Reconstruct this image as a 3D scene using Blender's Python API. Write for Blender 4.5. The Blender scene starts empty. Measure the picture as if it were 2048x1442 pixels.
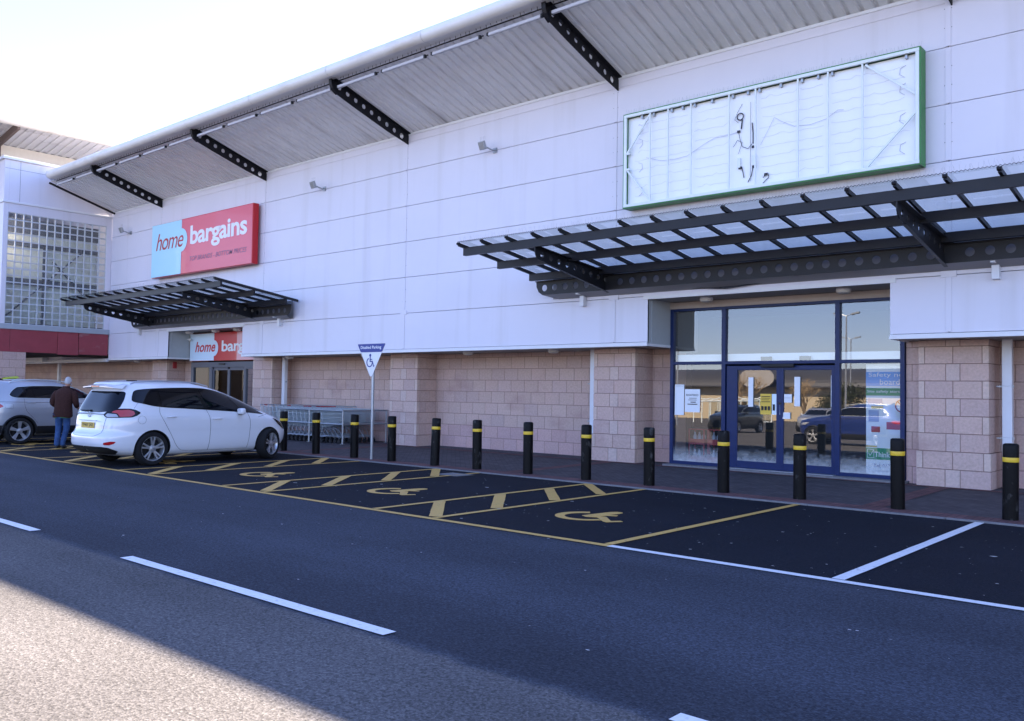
import bpy, bmesh, math, random
import numpy as np
from mathutils import Vector, Matrix
from mathutils.geometry import delaunay_2d_cdt
random.seed(7); PI = math.pi
sc = bpy.context.scene; COL = sc.collection
H = 1.57
# ------------------------------------------------------------------ materials
def N(nt, t, **k):
    n = nt.nodes.new(t)
    for a, b in k.items(): setattr(n, a, b)
    return n
def mat(name, col, rough=.6, metal=0., var=0., vscale=6., bump=0., bscale=60., spec=.5, coat=0., attr=None,
        dirt=None, stretch=(1,1,1), rvar=0., emit=None):
    m = bpy.data.materials.new(name); m.use_nodes = True; nt = m.node_tree; b = nt.nodes['Principled BSDF']
    b.inputs['Base Color'].default_value = (*col, 1); b.inputs['Roughness'].default_value = rough
    b.inputs['Metallic'].default_value = metal; b.inputs['Specular IOR Level'].default_value = spec
    b.inputs['Coat Weight'].default_value = coat
    if coat: b.inputs['Coat Roughness'].default_value = .04
    L = nt.links.new; geo = N(nt, 'ShaderNodeNewGeometry'); mp = N(nt, 'ShaderNodeMapping'); mp.inputs['Scale'].default_value = stretch
    L(geo.outputs['Position'], mp.inputs['Vector']); cur = None
    if attr:
        a = N(nt, 'ShaderNodeAttribute', attribute_name=attr); cur = a.outputs['Color']
    if var:
        n1 = N(nt, 'ShaderNodeTexNoise'); n1.inputs['Scale'].default_value = vscale; n1.inputs['Detail'].default_value = 6; n1.inputs['Roughness'].default_value = .65
        L(mp.outputs[0], n1.inputs['Vector'])
        r = N(nt, 'ShaderNodeMapRange'); r.inputs[1].default_value = .25; r.inputs[2].default_value = .75
        r.inputs[3].default_value = 1 - var; r.inputs[4].default_value = 1 + var; L(n1.outputs['Fac'], r.inputs[0])
        mx = N(nt, 'ShaderNodeMix', data_type='RGBA', blend_type='MULTIPLY'); mx.inputs[0].default_value = 1
        if cur: L(cur, mx.inputs[6])
        else: mx.inputs[6].default_value = (*col, 1)
        L(r.outputs[0], mx.inputs[7]); cur = mx.outputs[2]
        if rvar:
            r2 = N(nt, 'ShaderNodeMapRange'); r2.inputs[1].default_value = .3; r2.inputs[2].default_value = .7
            r2.inputs[3].default_value = rough - rvar; r2.inputs[4].default_value = rough + rvar; L(n1.outputs['Fac'], r2.inputs[0]); L(r2.outputs[0], b.inputs['Roughness'])
    if dirt:      # (colour, scale, threshold lo, hi, strength, stretch)
        dc, ds, lo, hi, st, sv = dirt
        mp2 = N(nt, 'ShaderNodeMapping'); mp2.inputs['Scale'].default_value = sv; L(geo.outputs['Position'], mp2.inputs['Vector'])
        n2 = N(nt, 'ShaderNodeTexNoise'); n2.inputs['Scale'].default_value = ds; n2.inputs['Detail'].default_value = 5; L(mp2.outputs[0], n2.inputs['Vector'])
        r = N(nt, 'ShaderNodeMapRange'); r.inputs[1].default_value = lo; r.inputs[2].default_value = hi; r.inputs[4].default_value = st; L(n2.outputs['Fac'], r.inputs[0])
        mx = N(nt, 'ShaderNodeMix', data_type='RGBA')
        L(r.outputs[0], mx.inputs[0])
        if cur: L(cur, mx.inputs[6])
        else: mx.inputs[6].default_value = (*col, 1)
        mx.inputs[7].default_value = (*dc, 1); cur = mx.outputs[2]
    if cur: L(cur, b.inputs['Base Color'])
    if bump:
        n3 = N(nt, 'ShaderNodeTexNoise'); n3.inputs['Scale'].default_value = bscale; n3.inputs['Detail'].default_value = 4; L(mp.outputs[0], n3.inputs['Vector'])
        bp = N(nt, 'ShaderNodeBump'); bp.inputs['Strength'].default_value = bump; bp.inputs['Distance'].default_value = .02
        L(n3.outputs['Fac'], bp.inputs['Height']); L(bp.outputs[0], b.inputs['Normal'])
    if emit:
        b.inputs['Emission Color'].default_value = (*emit[0], 1); b.inputs['Emission Strength'].default_value = emit[1]
    return m
def glass_mat(name, tint, refl, rough=0.0, dust=0., pale_foot_z=.4, wavy=0.):  # dust: amount of diffuse white at the pane's foot
    m = bpy.data.materials.new(name); m.use_nodes = True; nt = m.node_tree; nt.nodes.clear(); L = nt.links.new
    o = N(nt, 'ShaderNodeOutputMaterial'); tr = N(nt, 'ShaderNodeBsdfTransparent'); tr.inputs[0].default_value = (*tint, 1)
    gl = N(nt, 'ShaderNodeBsdfGlossy'); gl.inputs['Roughness'].default_value = rough
    lw = N(nt, 'ShaderNodeLayerWeight'); lw.inputs[0].default_value = .5
    pw = N(nt, 'ShaderNodeMath', operation='POWER'); pw.inputs[1].default_value = 4.; L(lw.outputs['Facing'], pw.inputs[0])
    ad = N(nt, 'ShaderNodeMath', operation='MULTIPLY_ADD'); ad.inputs[1].default_value = .85; ad.inputs[2].default_value = refl; ad.use_clamp = True; L(pw.outputs[0], ad.inputs[0])
    mx = N(nt, 'ShaderNodeMixShader'); L(ad.outputs[0], mx.inputs[0]); L(tr.outputs[0], mx.inputs[1]); L(gl.outputs[0], mx.inputs[2]); out = mx.outputs[0]
    geo = N(nt, 'ShaderNodeNewGeometry')
    if wavy:
        n = N(nt, 'ShaderNodeTexNoise'); n.inputs['Scale'].default_value = 18; L(geo.outputs['Position'], n.inputs['Vector'])
        bp = N(nt, 'ShaderNodeBump'); bp.inputs['Strength'].default_value = wavy; bp.inputs['Distance'].default_value = .05; L(n.outputs['Fac'], bp.inputs['Height']); L(bp.outputs[0], gl.inputs['Normal'])
    if dust:  # diffuse white mixed in, fading upwards from the pane's foot
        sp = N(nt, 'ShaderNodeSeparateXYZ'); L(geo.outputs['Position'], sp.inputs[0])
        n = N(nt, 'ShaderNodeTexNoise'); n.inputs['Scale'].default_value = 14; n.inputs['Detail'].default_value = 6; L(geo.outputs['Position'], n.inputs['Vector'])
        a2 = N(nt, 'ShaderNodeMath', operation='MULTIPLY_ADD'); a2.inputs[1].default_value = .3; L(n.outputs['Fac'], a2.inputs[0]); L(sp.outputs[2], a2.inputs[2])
        r = N(nt, 'ShaderNodeMapRange'); r.inputs[1].default_value = .22; r.inputs[2].default_value = .22 + pale_foot_z; r.inputs[3].default_value = dust; r.inputs[4].default_value = .015; L(a2.outputs[0], r.inputs[0])
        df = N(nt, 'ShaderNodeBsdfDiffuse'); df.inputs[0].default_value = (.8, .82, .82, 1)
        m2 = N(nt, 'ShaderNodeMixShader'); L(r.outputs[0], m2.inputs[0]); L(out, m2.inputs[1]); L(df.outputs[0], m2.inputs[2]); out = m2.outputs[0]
    L(out, o.inputs[0]); return m
M = {}
M['clad'] = mat('cladding_white', (.70, .68, .74), .45, var=.03, vscale=.6, dirt=((.46, .43, .40), 1.0, .54, .82, .34, (2.4, 2.4, .16)), spec=.3)
M['bt'] = mat('batten_white', (.52, .52, .55), .5)
M['trim'] = mat('trim_white', (.72, .72, .74), .45, var=.05, vscale=2, dirt=((.4, .36, .3), 1.5, .6, .8, .3, (1, 1, 1)))
M['gap'] = mat('joint_dark', (.20, .20, .21), .8)
M['return'] = mat('cladding_grey_return', (.42, .45, .46), .5, var=.04)
M['soffit'] = mat('corrugated_soffit', (.76, .77, .79), .5, var=.06, vscale=.8, dirt=((.27, .25, .24), 1.1, .56, .80, .6, (2.2, .32, .5)), spec=.2)
M['tube'] = mat('fascia_tube_white', (.74, .72, .68), .4, var=.05, vscale=3, dirt=((.35, .27, .17), 1.4, .55, .8, .5, (.6, 2, 2)))
M['roof'] = mat('roof_grey', (.4, .4, .42), .5)
M['steel'] = mat('bracket_black_steel', (.010, .010, .013), .5, var=.2, vscale=8, spec=.25)
M['canopy'] = mat('canopy_grey_steel', (.011, .011, .014), .45, var=.18, vscale=5, spec=.3)
M['block'] = mat('pink_blockwork', (.34, .24, .2), .9, attr='tint', var=.16, vscale=22, bump=.5, bscale=90, spec=.2, dirt=((.33, .19, .17), .9, .56, .72, .38, (1, 1, 1.8)))
M['mortar'] = mat('mortar_pink', (.30, .20, .165), .95, var=.15, vscale=30)
M['beige'] = mat('beige_header', (.45, .38, .33), .6, var=.06)
M['bluef'] = mat('blue_aluminium', (.004, .017, .085), .38, var=.1, vscale=10, spec=.3)
M['greyf'] = mat('grey_aluminium', (.06, .07, .095), .4)
M['pipe'] = mat('white_downpipe', (.70, .71, .74), .4, var=.05, vscale=3, dirt=((.35, .3, .25), 2., .62, .8, .3, (1, 1, .5)))
M['lamp'] = mat('opal_lamp', (.62, .58, .52), .35, var=.08, vscale=9)
M['galv'] = mat('galvanised', (.36, .38, .40), .38, .6, var=.15, vscale=25)
M['chrome'] = mat('bright_wire', (.50, .55, .57), .3, .45)
M['black'] = mat('bollard_black', (.0028, .0024, .0028), .45, var=.3, vscale=12, bump=.15, bscale=50, spec=.16, dirt=((.10, .095, .09), 9., .60, .72, .6, (1, 1, .6)))
M['yellow'] = mat('reflective_yellow', (.75, .48, .025), .4, var=.05)
M['rubber'] = mat('tyre_rubber', (.012, .012, .013), .85, bump=.2, bscale=120, spec=.25)
M['plas'] = mat('black_plastic', (.012, .012, .014), .55, spec=.35)
M['gblk'] = mat('gloss_black', (.003, .003, .004), .15, spec=.3)
M['cglass'] = mat('car_tinted_glass', (.002, .003, .006), .04, spec=.35)
M['white'] = mat('car_white_paint', (.70, .71, .74), .32, var=.015, vscale=2, coat=1.)
M['silver'] = mat('car_silver_paint', (.38, .39, .42), .34, .5, coat=1.)
M['navy'] = mat('car_blue_paint', (.012, .03, .16), .3, .2, coat=1.)
M['cblack'] = mat('car_black_paint', (.01, .012, .015), .3, .2, coat=1.)
M['alloy'] = mat('alloy_wheel', (.48, .49, .51), .3, .7, var=.06, vscale=30)
M['dalloy'] = mat('dark_wheel_well', (.01, .01, .011), .8)
M['redl'] = mat('red_lens', (.42, .008, .010), .12, coat=1.)
M['clearl'] = mat('clear_lens', (.35, .36, .4), .12, coat=1.)
M['plate'] = mat('number_plate_yellow', (.62, .42, .08), .5)
M['ink'] = mat('black_ink', (.012, .012, .014), .6)
M['signred'] = mat('sign_red_face', (.74, .11, .155), .35, coat=.15)
M['signside'] = mat('sign_red_side', (.50, .006, .012), .4)
M['signblue'] = mat('sign_pale_blue', (.42, .74, .86), .35, coat=.15)
M['signred2'] = mat('sign_bright_red', (.55, .012, .015), .3, coat=.2)
M['signwhite2'] = mat('sign_white_face', (.66, .80, .9), .3, coat=.2)
M['signglare'] = mat('sign_red_glare', (.66, .30, .34), .3, coat=.2)  # red sign colour with a bright reflection mixed into it
M['lettw'] = mat('letter_white', (.80, .81, .82), .4)
M['lettr'] = mat('letter_red', (.42, .015, .03), .4)
M['lettg'] = mat('letter_grey', (.24, .12, .20), .5)
M['navyink'] = mat('navy_ink', (.012, .03, .22), .5)
M['green'] = mat('frame_green', (.035, .21, .04), .45, var=.15, vscale=4)
M['framew'] = mat('frame_white', (.76, .82, .80), .45, var=.04)
M['backw'] = mat('tray_white', (.88, .90, .92), .5, var=.02, vscale=2)
M['wire'] = mat('thin_grey_wire', (.52, .52, .56), .6)
M['cable'] = mat('dark_cable', (.03, .03, .04), .6)
M['maroon'] = mat('maroon_band', (.30, .048, .062), .45, var=.12, vscale=3, dirt=((.36, .2, .2), 2.2, .62, .70, .5, (1, .8, 1.6)))
M['paper'] = mat('white_paper', (.78, .80, .82), .7)
M['ypaper'] = mat('yellow_paper', (.74, .50, .07), .7)
M['bpaper'] = mat('blue_print', (.06, .30, .72), .6)
M['gprint'] = mat('green_print', (.04, .30, .14), .6)
M['redp'] = mat('red_plastic', (.42, .04, .05), .4)
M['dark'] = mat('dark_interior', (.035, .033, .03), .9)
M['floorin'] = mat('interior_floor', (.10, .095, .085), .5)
M['olive'] = mat('brown_panel', (.06, .055, .045), .6)
M['jacket'] = mat('brown_jacket', (.045, .018, .014), .9, var=.3, vscale=30, bump=.4, bscale=60, spec=.2)
M['jeans'] = mat('blue_jeans', (.04, .085, .20), .9, var=.35, vscale=9, bump=.4, bscale=90, spec=.2)
M['skin'] = mat('skin', (.50, .27, .20), .6)
M['hair'] = mat('white_hair', (.46, .45, .45), .8, var=.12, vscale=60, bump=.5, bscale=120)
M['shoe'] = mat('dark_shoe', (.01, .01, .011), .6)
M['gtop'] = mat('green_shirt', (.04, .22, .10), .8)
M['glass'] = glass_mat('shop_glass', (.86, .9, .9), .14, 0, dust=.62, pale_foot_z=.42)  # panes whiter towards the foot
M['glass2'] = glass_mat('door_glass', (.8, .82, .8), .0, 0)
M['cgl'] = glass_mat('canopy_glass', (.82, .87, .87), .05, 0)
M['gblock'] = glass_mat('glass_block', (.90, .95, .93), .10, .12, wavy=.8)
M['perspex'] = glass_mat('shelter_perspex', (.7, .75, .75), .1)
# grounds
def ground_mat(name, base, var, lane=None, rough=.85, grain=85.):
    m = bpy.data.materials.new(name); m.use_nodes = True; nt = m.node_tree; b = nt.nodes['Principled BSDF']; L = nt.links.new
    b.inputs['Roughness'].default_value = rough; b.inputs['Specular IOR Level'].default_value = .12
    geo = N(nt, 'ShaderNodeNewGeometry')
    v = N(nt, 'ShaderNodeTexVoronoi'); v.inputs['Scale'].default_value = grain; L(geo.outputs['Position'], v.inputs['Vector'])
    n = N(nt, 'ShaderNodeTexNoise'); n.inputs['Scale'].default_value = grain * .45; n.inputs['Detail'].default_value = 5; n.inputs['Roughness'].default_value = .7; L(geo.outputs['Position'], n.inputs['Vector'])
    big = N(nt, 'ShaderNodeTexNoise'); big.inputs['Scale'].default_value = .55; big.inputs['Detail'].default_value = 5; L(geo.outputs['Position'], big.inputs['Vector'])
    r0 = N(nt, 'ShaderNodeMapRange'); r0.inputs[1].default_value = .3; r0.inputs[2].default_value = .7; r0.inputs[3].default_value = 1 - var; r0.inputs[4].default_value = 1 + var; L(n.outputs['Fac'], r0.inputs[0])
    r1 = N(nt, 'ShaderNodeMapRange'); r1.inputs[1].default_value = .3; r1.inputs[2].default_value = .7; r1.inputs[3].default_value = .86; r1.inputs[4].default_value = 1.14; L(big.outputs['Fac'], r1.inputs[0])
    sep = N(nt, 'ShaderNodeSeparateColor'); L(v.outputs['Color'], sep.inputs[0])
    r2 = N(nt, 'ShaderNodeMapRange'); r2.inputs[3].default_value = .62; r2.inputs[4].default_value = 1.35; L(sep.outputs[0], r2.inputs[0])
    m1 = N(nt, 'ShaderNodeMath', operation='MULTIPLY'); L(r0.outputs[0], m1.inputs[0]); L(r1.outputs[0], m1.inputs[1])
    m2 = N(nt, 'ShaderNodeMath', operation='MULTIPLY'); L(m1.outputs[0], m2.inputs[0]); L(r2.outputs[0], m2.inputs[1])
    mp = N(nt, 'ShaderNodeMapping'); mp.inputs['Scale'].default_value = (.10, 1.3, 1); L(geo.outputs['Position'], mp.inputs['Vector'])
    tn = N(nt, 'ShaderNodeTexNoise'); tn.inputs['Scale'].default_value = 1.; tn.inputs['Detail'].default_value = 4; L(mp.outputs[0], tn.inputs['Vector'])
    r3 = N(nt, 'ShaderNodeMapRange'); r3.inputs[1].default_value = .35; r3.inputs[2].default_value = .65; r3.inputs[3].default_value = .88; r3.inputs[4].default_value = 1.1; L(tn.outputs['Fac'], r3.inputs[0])
    m4 = N(nt, 'ShaderNodeMath', operation='MULTIPLY'); L(m2.outputs[0], m4.inputs[0]); L(r3.outputs[0], m4.inputs[1]); k = m4.outputs[0]
    if lane:
        sp = N(nt, 'ShaderNodeSeparateXYZ'); L(geo.outputs['Position'], sp.inputs[0])
        ny = N(nt, 'ShaderNodeTexNoise'); ny.inputs['Scale'].default_value = 3.; L(geo.outputs['Position'], ny.inputs['Vector'])
        ma = N(nt, 'ShaderNodeMath', operation='MULTIPLY_ADD'); ma.inputs[1].default_value = .18; L(ny.outputs['Fac'], ma.inputs[0]); L(sp.outputs[1], ma.inputs[2])
        cr = N(nt, 'ShaderNodeValToRGB'); cr.color_ramp.interpolation = 'LINEAR'; e = cr.color_ramp.elements
        mr = N(nt, 'ShaderNodeMapRange'); mr.inputs[1].default_value = 0; mr.inputs[2].default_value = 10; L(ma.outputs[0], mr.inputs[0]); L(mr.outputs[0], cr.inputs[0])
        e[0].position = 0; e[0].color = (1, 1, 1, 1); e[1].position = .377; e[1].color = (1, 1, 1, 1)
        for p, c in lane:
            q = e.new(p / 10.); q.color = (c*.80, c*.94, c*1.22, 1)  # darker far-lane asphalt, with the blue of the shade put into its colour
        m3 = N(nt, 'ShaderNodeMix', data_type='RGBA', blend_type='MULTIPLY'); m3.inputs[0].default_value = 1; L(k, m3.inputs[6]); L(cr.outputs[0], m3.inputs[7]); k = m3.outputs[2]
    mx = N(nt, 'ShaderNodeMix', data_type='RGBA', blend_type='MULTIPLY'); mx.inputs[0].default_value = 1; mx.inputs[6].default_value = (*base, 1); L(k, mx.inputs[7]); L(mx.outputs[2], b.inputs['Base Color'])
    bp = N(nt, 'ShaderNodeBump'); bp.inputs['Strength'].default_value = .55; bp.inputs['Distance'].default_value = .006; L(v.outputs['Distance'], bp.inputs['Height']); L(bp.outputs[0], b.inputs['Normal'])
    return m
M['road'] = ground_mat('road_asphalt', (.092, .088, .087), .48, lane=[(3.80, .70), (3.90, .44), (4.3, .48), (5.0, .62), (7.3, .58)])
M['bay'] = ground_mat('new_bay_asphalt', (.0085, .0108, .0175), .4)
M['kerb'] = mat('kerb_stone', (.17, .165, .17), .85, var=.2, vscale=15, bump=.3)
def worn(name, col, wear):
    m = mat(name, col, .6, var=.08, vscale=30, dirt=((.07, .07, .07), 26., .60, .68, wear, (1, 1, 1)), bump=.3, bscale=140)
    return m
M['yline'] = worn('yellow_road_paint', (.60, .36, .085), .45)
M['wline'] = worn('white_road_paint', (.70, .70, .71), .3)
def paving(name, c1, c2, mortar, bw, bh, rot=0, off=.5):
    m = bpy.data.materials.new(name); m.use_nodes = True; nt = m.node_tree; b = nt.nodes['Principled BSDF']; L = nt.links.new
    b.inputs['Roughness'].default_value = .85; b.inputs['Specular IOR Level'].default_value = .3
    geo = N(nt, 'ShaderNodeNewGeometry'); mp = N(nt, 'ShaderNodeMapping'); mp.inputs['Rotation'].default_value = (0, 0, rot); L(geo.outputs['Position'], mp.inputs['Vector'])
    br = N(nt, 'ShaderNodeTexBrick'); br.offset = off; br.inputs['Scale'].default_value = 1; br.inputs['Brick Width'].default_value = bw; br.inputs['Row Height'].default_value = bh
    br.inputs['Mortar Size'].default_value = .005; br.inputs['Color1'].default_value = (*c1, 1); br.inputs['Color2'].default_value = (*c2, 1); br.inputs['Mortar'].default_value = (*mortar, 1); L(mp.outputs[0], br.inputs['Vector'])
    n = N(nt, 'ShaderNodeTexNoise'); n.inputs['Scale'].default_value = 2.5; n.inputs['Detail'].default_value = 8; n.inputs['Roughness'].default_value = .7; L(geo.outputs['Position'], n.inputs['Vector'])
    r = N(nt, 'ShaderNodeMapRange'); r.inputs[1].default_value = .3; r.inputs[2].default_value = .7; r.inputs[3].default_value = .72; r.inputs[4].default_value = 1.28; L(n.outputs['Fac'], r.inputs[0])
    mx = N(nt, 'ShaderNodeMix', data_type='RGBA', blend_type='MULTIPLY'); mx.inputs[0].default_value = 1; L(br.outputs['Color'], mx.inputs[6]); L(r.outputs[0], mx.inputs[7]); L(mx.outputs[2], b.inputs['Base Color'])
    bp = N(nt, 'ShaderNodeBump'); bp.inputs['Strength'].default_value = .5; bp.inputs['Distance'].default_value = .004; bp.invert = True; L(br.outputs['Fac'], bp.inputs['Height']); L(bp.outputs[0], b.inputs['Normal'])
    return m
M['pave'] = paving('grey_block_paving', (.065, .056, .060), (.088, .076, .082), (.045, .041, .043), .2, .1, PI / 4)
M['redpave'] = paving('red_block_paving', (.115, .055, .055), (.16, .075, .072), (.045, .03, .03), .1, .2, 0, 0.)
# ------------------------------------------------------------------ mesh helpers
XF = None       # maps the entrance drawings (made on their own datum) to where the frames stand
def fit_main(a): return (-9.83 + (a[0]+10.2)*.9677, a[1]-.65, .095 + (a[2]-.06)*.965)
def fit_left(a): return (-29.86 + (a[0]+30.93)*.967, a[1]-.57, .095 + (a[2]-.06)*.967)
def world_origin(p):
    v = Vector((0, 0, 0))
    while p is not None: v += p.location; p = p.parent
    return v
class MB:
    def __init__(s): s.v = []; s.f = []; s.m = []; s.c = []
    def add(s, vs, fs, mi=0, col=None):
        o = len(s.v); s.v += [tuple(a) for a in vs]; s.f += [tuple(i + o for i in f) for f in fs]; s.m += [mi] * len(fs); s.c += [col] * len(fs); return s
    def box(s, x0, x1, y0, y1, z0, z1, mi=0, col=None):
        vs = [(x0,y0,z0),(x1,y0,z0),(x1,y1,z0),(x0,y1,z0),(x0,y0,z1),(x1,y0,z1),(x1,y1,z1),(x0,y1,z1)]
        return s.add(vs, [(0,3,2,1),(4,5,6,7),(0,1,5,4),(1,2,6,5),(2,3,7,6),(3,0,4,7)], mi, col)
    def obox(s, c, ax, ay, az, hx, hy, hz, mi=0):   # oriented box
        c = Vector(c); ax, ay, az = Vector(ax).normalized() * hx, Vector(ay).normalized() * hy, Vector(az).normalized() * hz
        vs = [c + ax*i + ay*j + az*k for k in (-1, 1) for i, j in ((-1,-1),(1,-1),(1,1),(-1,1))]
        return s.add(vs, [(0,3,2,1),(4,5,6,7),(0,1,5,4),(1,2,6,5),(2,3,7,6),(3,0,4,7)], mi)
    def bar(s, a, b, w, h, up=(0,0,1), mi=0):
        a, b = Vector(a), Vector(b); d = (b - a); L = d.length; d.normalize(); u = Vector(up); r = d.cross(u)
        if r.length < 1e-4: r = d.cross(Vector((0, 1, 0)))
        r.normalize(); u = r.cross(d); return s.obox((a + b) / 2, d, r, u, L / 2, w / 2, h / 2, mi)
    def tube(s, pts, r, n=6, cap=True, mi=0, closed=False):
        P = [Vector(p) for p in pts]; R = r if isinstance(r, (list, tuple)) else [r] * len(P); rings = []; prev = None; K = len(P)
        for i, p in enumerate(P):
            if closed: d = P[(i + 1) % K] - P[i - 1]
            else: d = (P[min(i + 1, K - 1)] - P[max(i - 1, 0)])
            d.normalize()
            if prev is None: u = d.orthogonal().normalized()
            else: u = (prev - d * prev.dot(d)).normalized()
            prev = u; w = d.cross(u); rings.append([p + (u * math.cos(2*PI*k/n) + w * math.sin(2*PI*k/n)) * R[i] for k in range(n)])
        vs = [q for g in rings for q in g]; fs = []
        for i in range(K if closed else K - 1):
            j = (i + 1) % K
            for k in range(n): fs.append((i*n + k, i*n + (k+1) % n, j*n + (k+1) % n, j*n + k))
        if cap and not closed: fs.append(tuple(range(n))[::-1]); fs.append(tuple((K-1)*n + k for k in range(n)))
        return s.add(vs, fs, mi)
    def lathe(s, prof, c=(0,0,0), axis='z', n=24, mi=0, cap=True):    # prof list of (r, h)
        vs = []; fs = []
        for r, h in prof:
            for k in range(n):
                a = 2*PI*k/n; x, y = r*math.cos(a), r*math.sin(a)
                vs.append({'z': (c[0]+x, c[1]+y, c[2]+h), 'y': (c[0]+x, c[1]+h, c[2]+y), 'x': (c[0]+h, c[1]+x, c[2]+y)}[axis])
        for i in range(len(prof) - 1):
            for k in range(n): fs.append((i*n+k, i*n+(k+1) % n, (i+1)*n+(k+1) % n, (i+1)*n+k))
        if cap and prof[0][0] > 1e-5: fs.append(tuple(range(n))[::-1])
        if cap and prof[-1][0] > 1e-5: fs.append(tuple((len(prof)-1)*n+k for k in range(n)))
        return s.add(vs, fs, mi)
    def prism(s, poly, f0, f1, mi=0, holes=()):
        """poly in 2D (u,v); f0,f1 map (u,v)->3D front and back"""
        pts = [Vector(p) for p in poly]; edges = [(i, (i+1) % len(poly)) for i in range(len(poly))]; loops = [list(range(len(poly)))]
        for h in holes:
            o = len(pts); pts += [Vector(p) for p in h]; idx = list(range(o, o+len(h))); loops.append(idx); edges += [(idx[i], idx[(i+1) % len(idx)]) for i in range(len(idx))]
        V, E, F, *_ = delaunay_2d_cdt(pts, edges, [], 0, 1e-6)
        def inside(p, L):
            c = False; x, y = p; j = len(L) - 1
            for i in range(len(L)):
                xi, yi = L[i]; xj, yj = L[j]
                if (yi > y) != (yj > y) and x < (xj - xi) * (y - yi) / (yj - yi) + xi: c = not c
                j = i
            return c
        tris = []
        for f in F:
            cx = sum(V[i][0] for i in f) / len(f); cy = sum(V[i][1] for i in f) / len(f)
            if inside((cx, cy), [tuple(p) for p in poly]) and not any(inside((cx, cy), [tuple(p) for p in h]) for h in holes): tris.append(tuple(f))
        n = len(V); vs = [f0(*p) for p in V] + [f1(*p) for p in V]; fs = list(tris) + [tuple(i + n for i in reversed(t)) for t in tris]
        for L in loops:
            for i in range(len(L)): a, b = L[i], L[(i+1) % len(L)]; fs.append((a, a + n, b + n, b))
        return s.add(vs, fs, mi)
    def each(s, name, mt, parent, bevel=0):      # every box added becomes a part of its own
        for k in range(0, len(s.v), 8):
            q = MB(); q.v = s.v[k:k+8]; q.f = [tuple(i-k for i in f) for f in s.f[k//8*6:k//8*6+6]]; q.m = [0]*6; q.c = [None]*6; q.build(name, mt, parent, bevel=bevel)
    def build(s, name, mt, parent=None, smooth=False, local=False, bevel=0):
        me = bpy.data.meshes.new(name); vs = s.v
        if XF and not local: vs = [XF(a) for a in vs]
        if parent is not None and not local:
            o = world_origin(parent); vs = [(a[0]-o.x, a[1]-o.y, a[2]-o.z) for a in vs]
        me.from_pydata(vs, [], s.f); mts = mt if isinstance(mt, (list, tuple)) else [mt]
        for q in mts: me.materials.append(M[q] if isinstance(q, str) else q)
        for i, p in enumerate(me.polygons): p.material_index = s.m[i]; p.use_smooth = smooth
        if any(c is not None for c in s.c):
            at = me.color_attributes.new('tint', 'FLOAT_COLOR', 'CORNER')
            for i, p in enumerate(me.polygons):
                c = s.c[i] or (.3, .2, .17)
                for l in p.loop_indices: at.data[l].color = (*c, 1)
        me.validate()
        bm = bmesh.new(); bm.from_mesh(me); bmesh.ops.recalc_face_normals(bm, faces=bm.faces); bm.to_mesh(me); bm.free()
        ob = bpy.data.objects.new(name, me); COL.objects.link(ob)
        if parent is not None: ob.parent = parent
        if smooth:
            try: me.set_sharp_from_angle(angle=math.radians(42))
            except Exception: pass
        if bevel:
            bv = ob.modifiers.new('bevel', 'BEVEL'); bv.width = bevel; bv.segments = 2; bv.limit_method = 'ANGLE'; bv.harden_normals = False
        return ob
def tag(o, label=None, cat=None, group=None, kind=None):
    if label: o['label'] = label
    if cat: o['category'] = cat
    if group: o['group'] = group
    if kind: o['kind'] = kind
    return o
def empty(name, loc, label, cat, group=None, rz=0):
    o = bpy.data.objects.new(name, None); COL.objects.link(o); o.location = XF(loc) if XF else loc; o.rotation_euler = (0, 0, rz); o.empty_display_size = .2
    return tag(o, label, cat, group)
def copy_tree(o, parent=None):
    c = o.copy(); COL.objects.link(c); c.parent = parent
    for ch in [q for q in ALL(o)]: copy_tree(ch, c)
    return c
def ALL(o): return [q for q in bpy.data.objects if q.parent == o]
def circ(cx, cy, r, n=20, a0=0, a1=2*PI, inc=False):
    return [(cx + r*math.cos(a0 + (a1-a0)*i/(n-1 if inc else n)), cy + r*math.sin(a0 + (a1-a0)*i/(n-1 if inc else n))) for i in range(n)]
def bezmesh_text(s, w, h, shear=0, bold=0, sp=1.):
    """text triangulated flat, scaled to the box w x h, returned as 2D verts and faces (x right, y up, origin lower left)"""
    cu = bpy.data.curves.new('t', 'FONT'); cu.body = s; cu.size = 1; cu.shear = shear; cu.offset = bold; cu.space_character = sp; cu.resolution_u = 3
    ob = bpy.data.objects.new('t', cu); COL.objects.link(ob); bpy.context.view_layer.update()
    me = bpy.data.meshes.new_from_object(ob.evaluated_get(bpy.context.evaluated_depsgraph_get()))
    vs = [(v.co.x, v.co.y) for v in me.vertices]; fs = [tuple(p.vertices) for p in me.polygons]
    bpy.data.objects.remove(ob); bpy.data.curves.remove(cu); bpy.data.meshes.remove(me)
    x0 = min(v[0] for v in vs); x1 = max(v[0] for v in vs); y0 = min(v[1] for v in vs); y1 = max(v[1] for v in vs)
    kx = w / (x1 - x0); ky = h / (y1 - y0) if h else kx
    return [((x - x0)*kx, (y - y0)*ky) for x, y in vs], fs
def text_into(mb, s, x, z, w, h, y, mi=0, shear=0, bold=0, sp=1.):     # on a plane facing -y
    vs, fs = bezmesh_text(s, w, h, shear, bold, sp); mb.add([(x + a, y, z + b) for a, b in vs], fs, mi)
def text_obj(name, s, x, z, w, h, y, mt, parent, shear=0, bold=0, sp=1.):
    mb = MB(); text_into(mb, s, x, z, w, h, y, 0, shear, bold, sp); o = mb.build(name, mt, parent); return o
# ------------------------------------------------------------------ levels
YC, YP, YW, YG = 15.5, 16.27, 17.0, 17.1      # cladding, pillar, wall and glass planes
Z0 = .06
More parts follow.
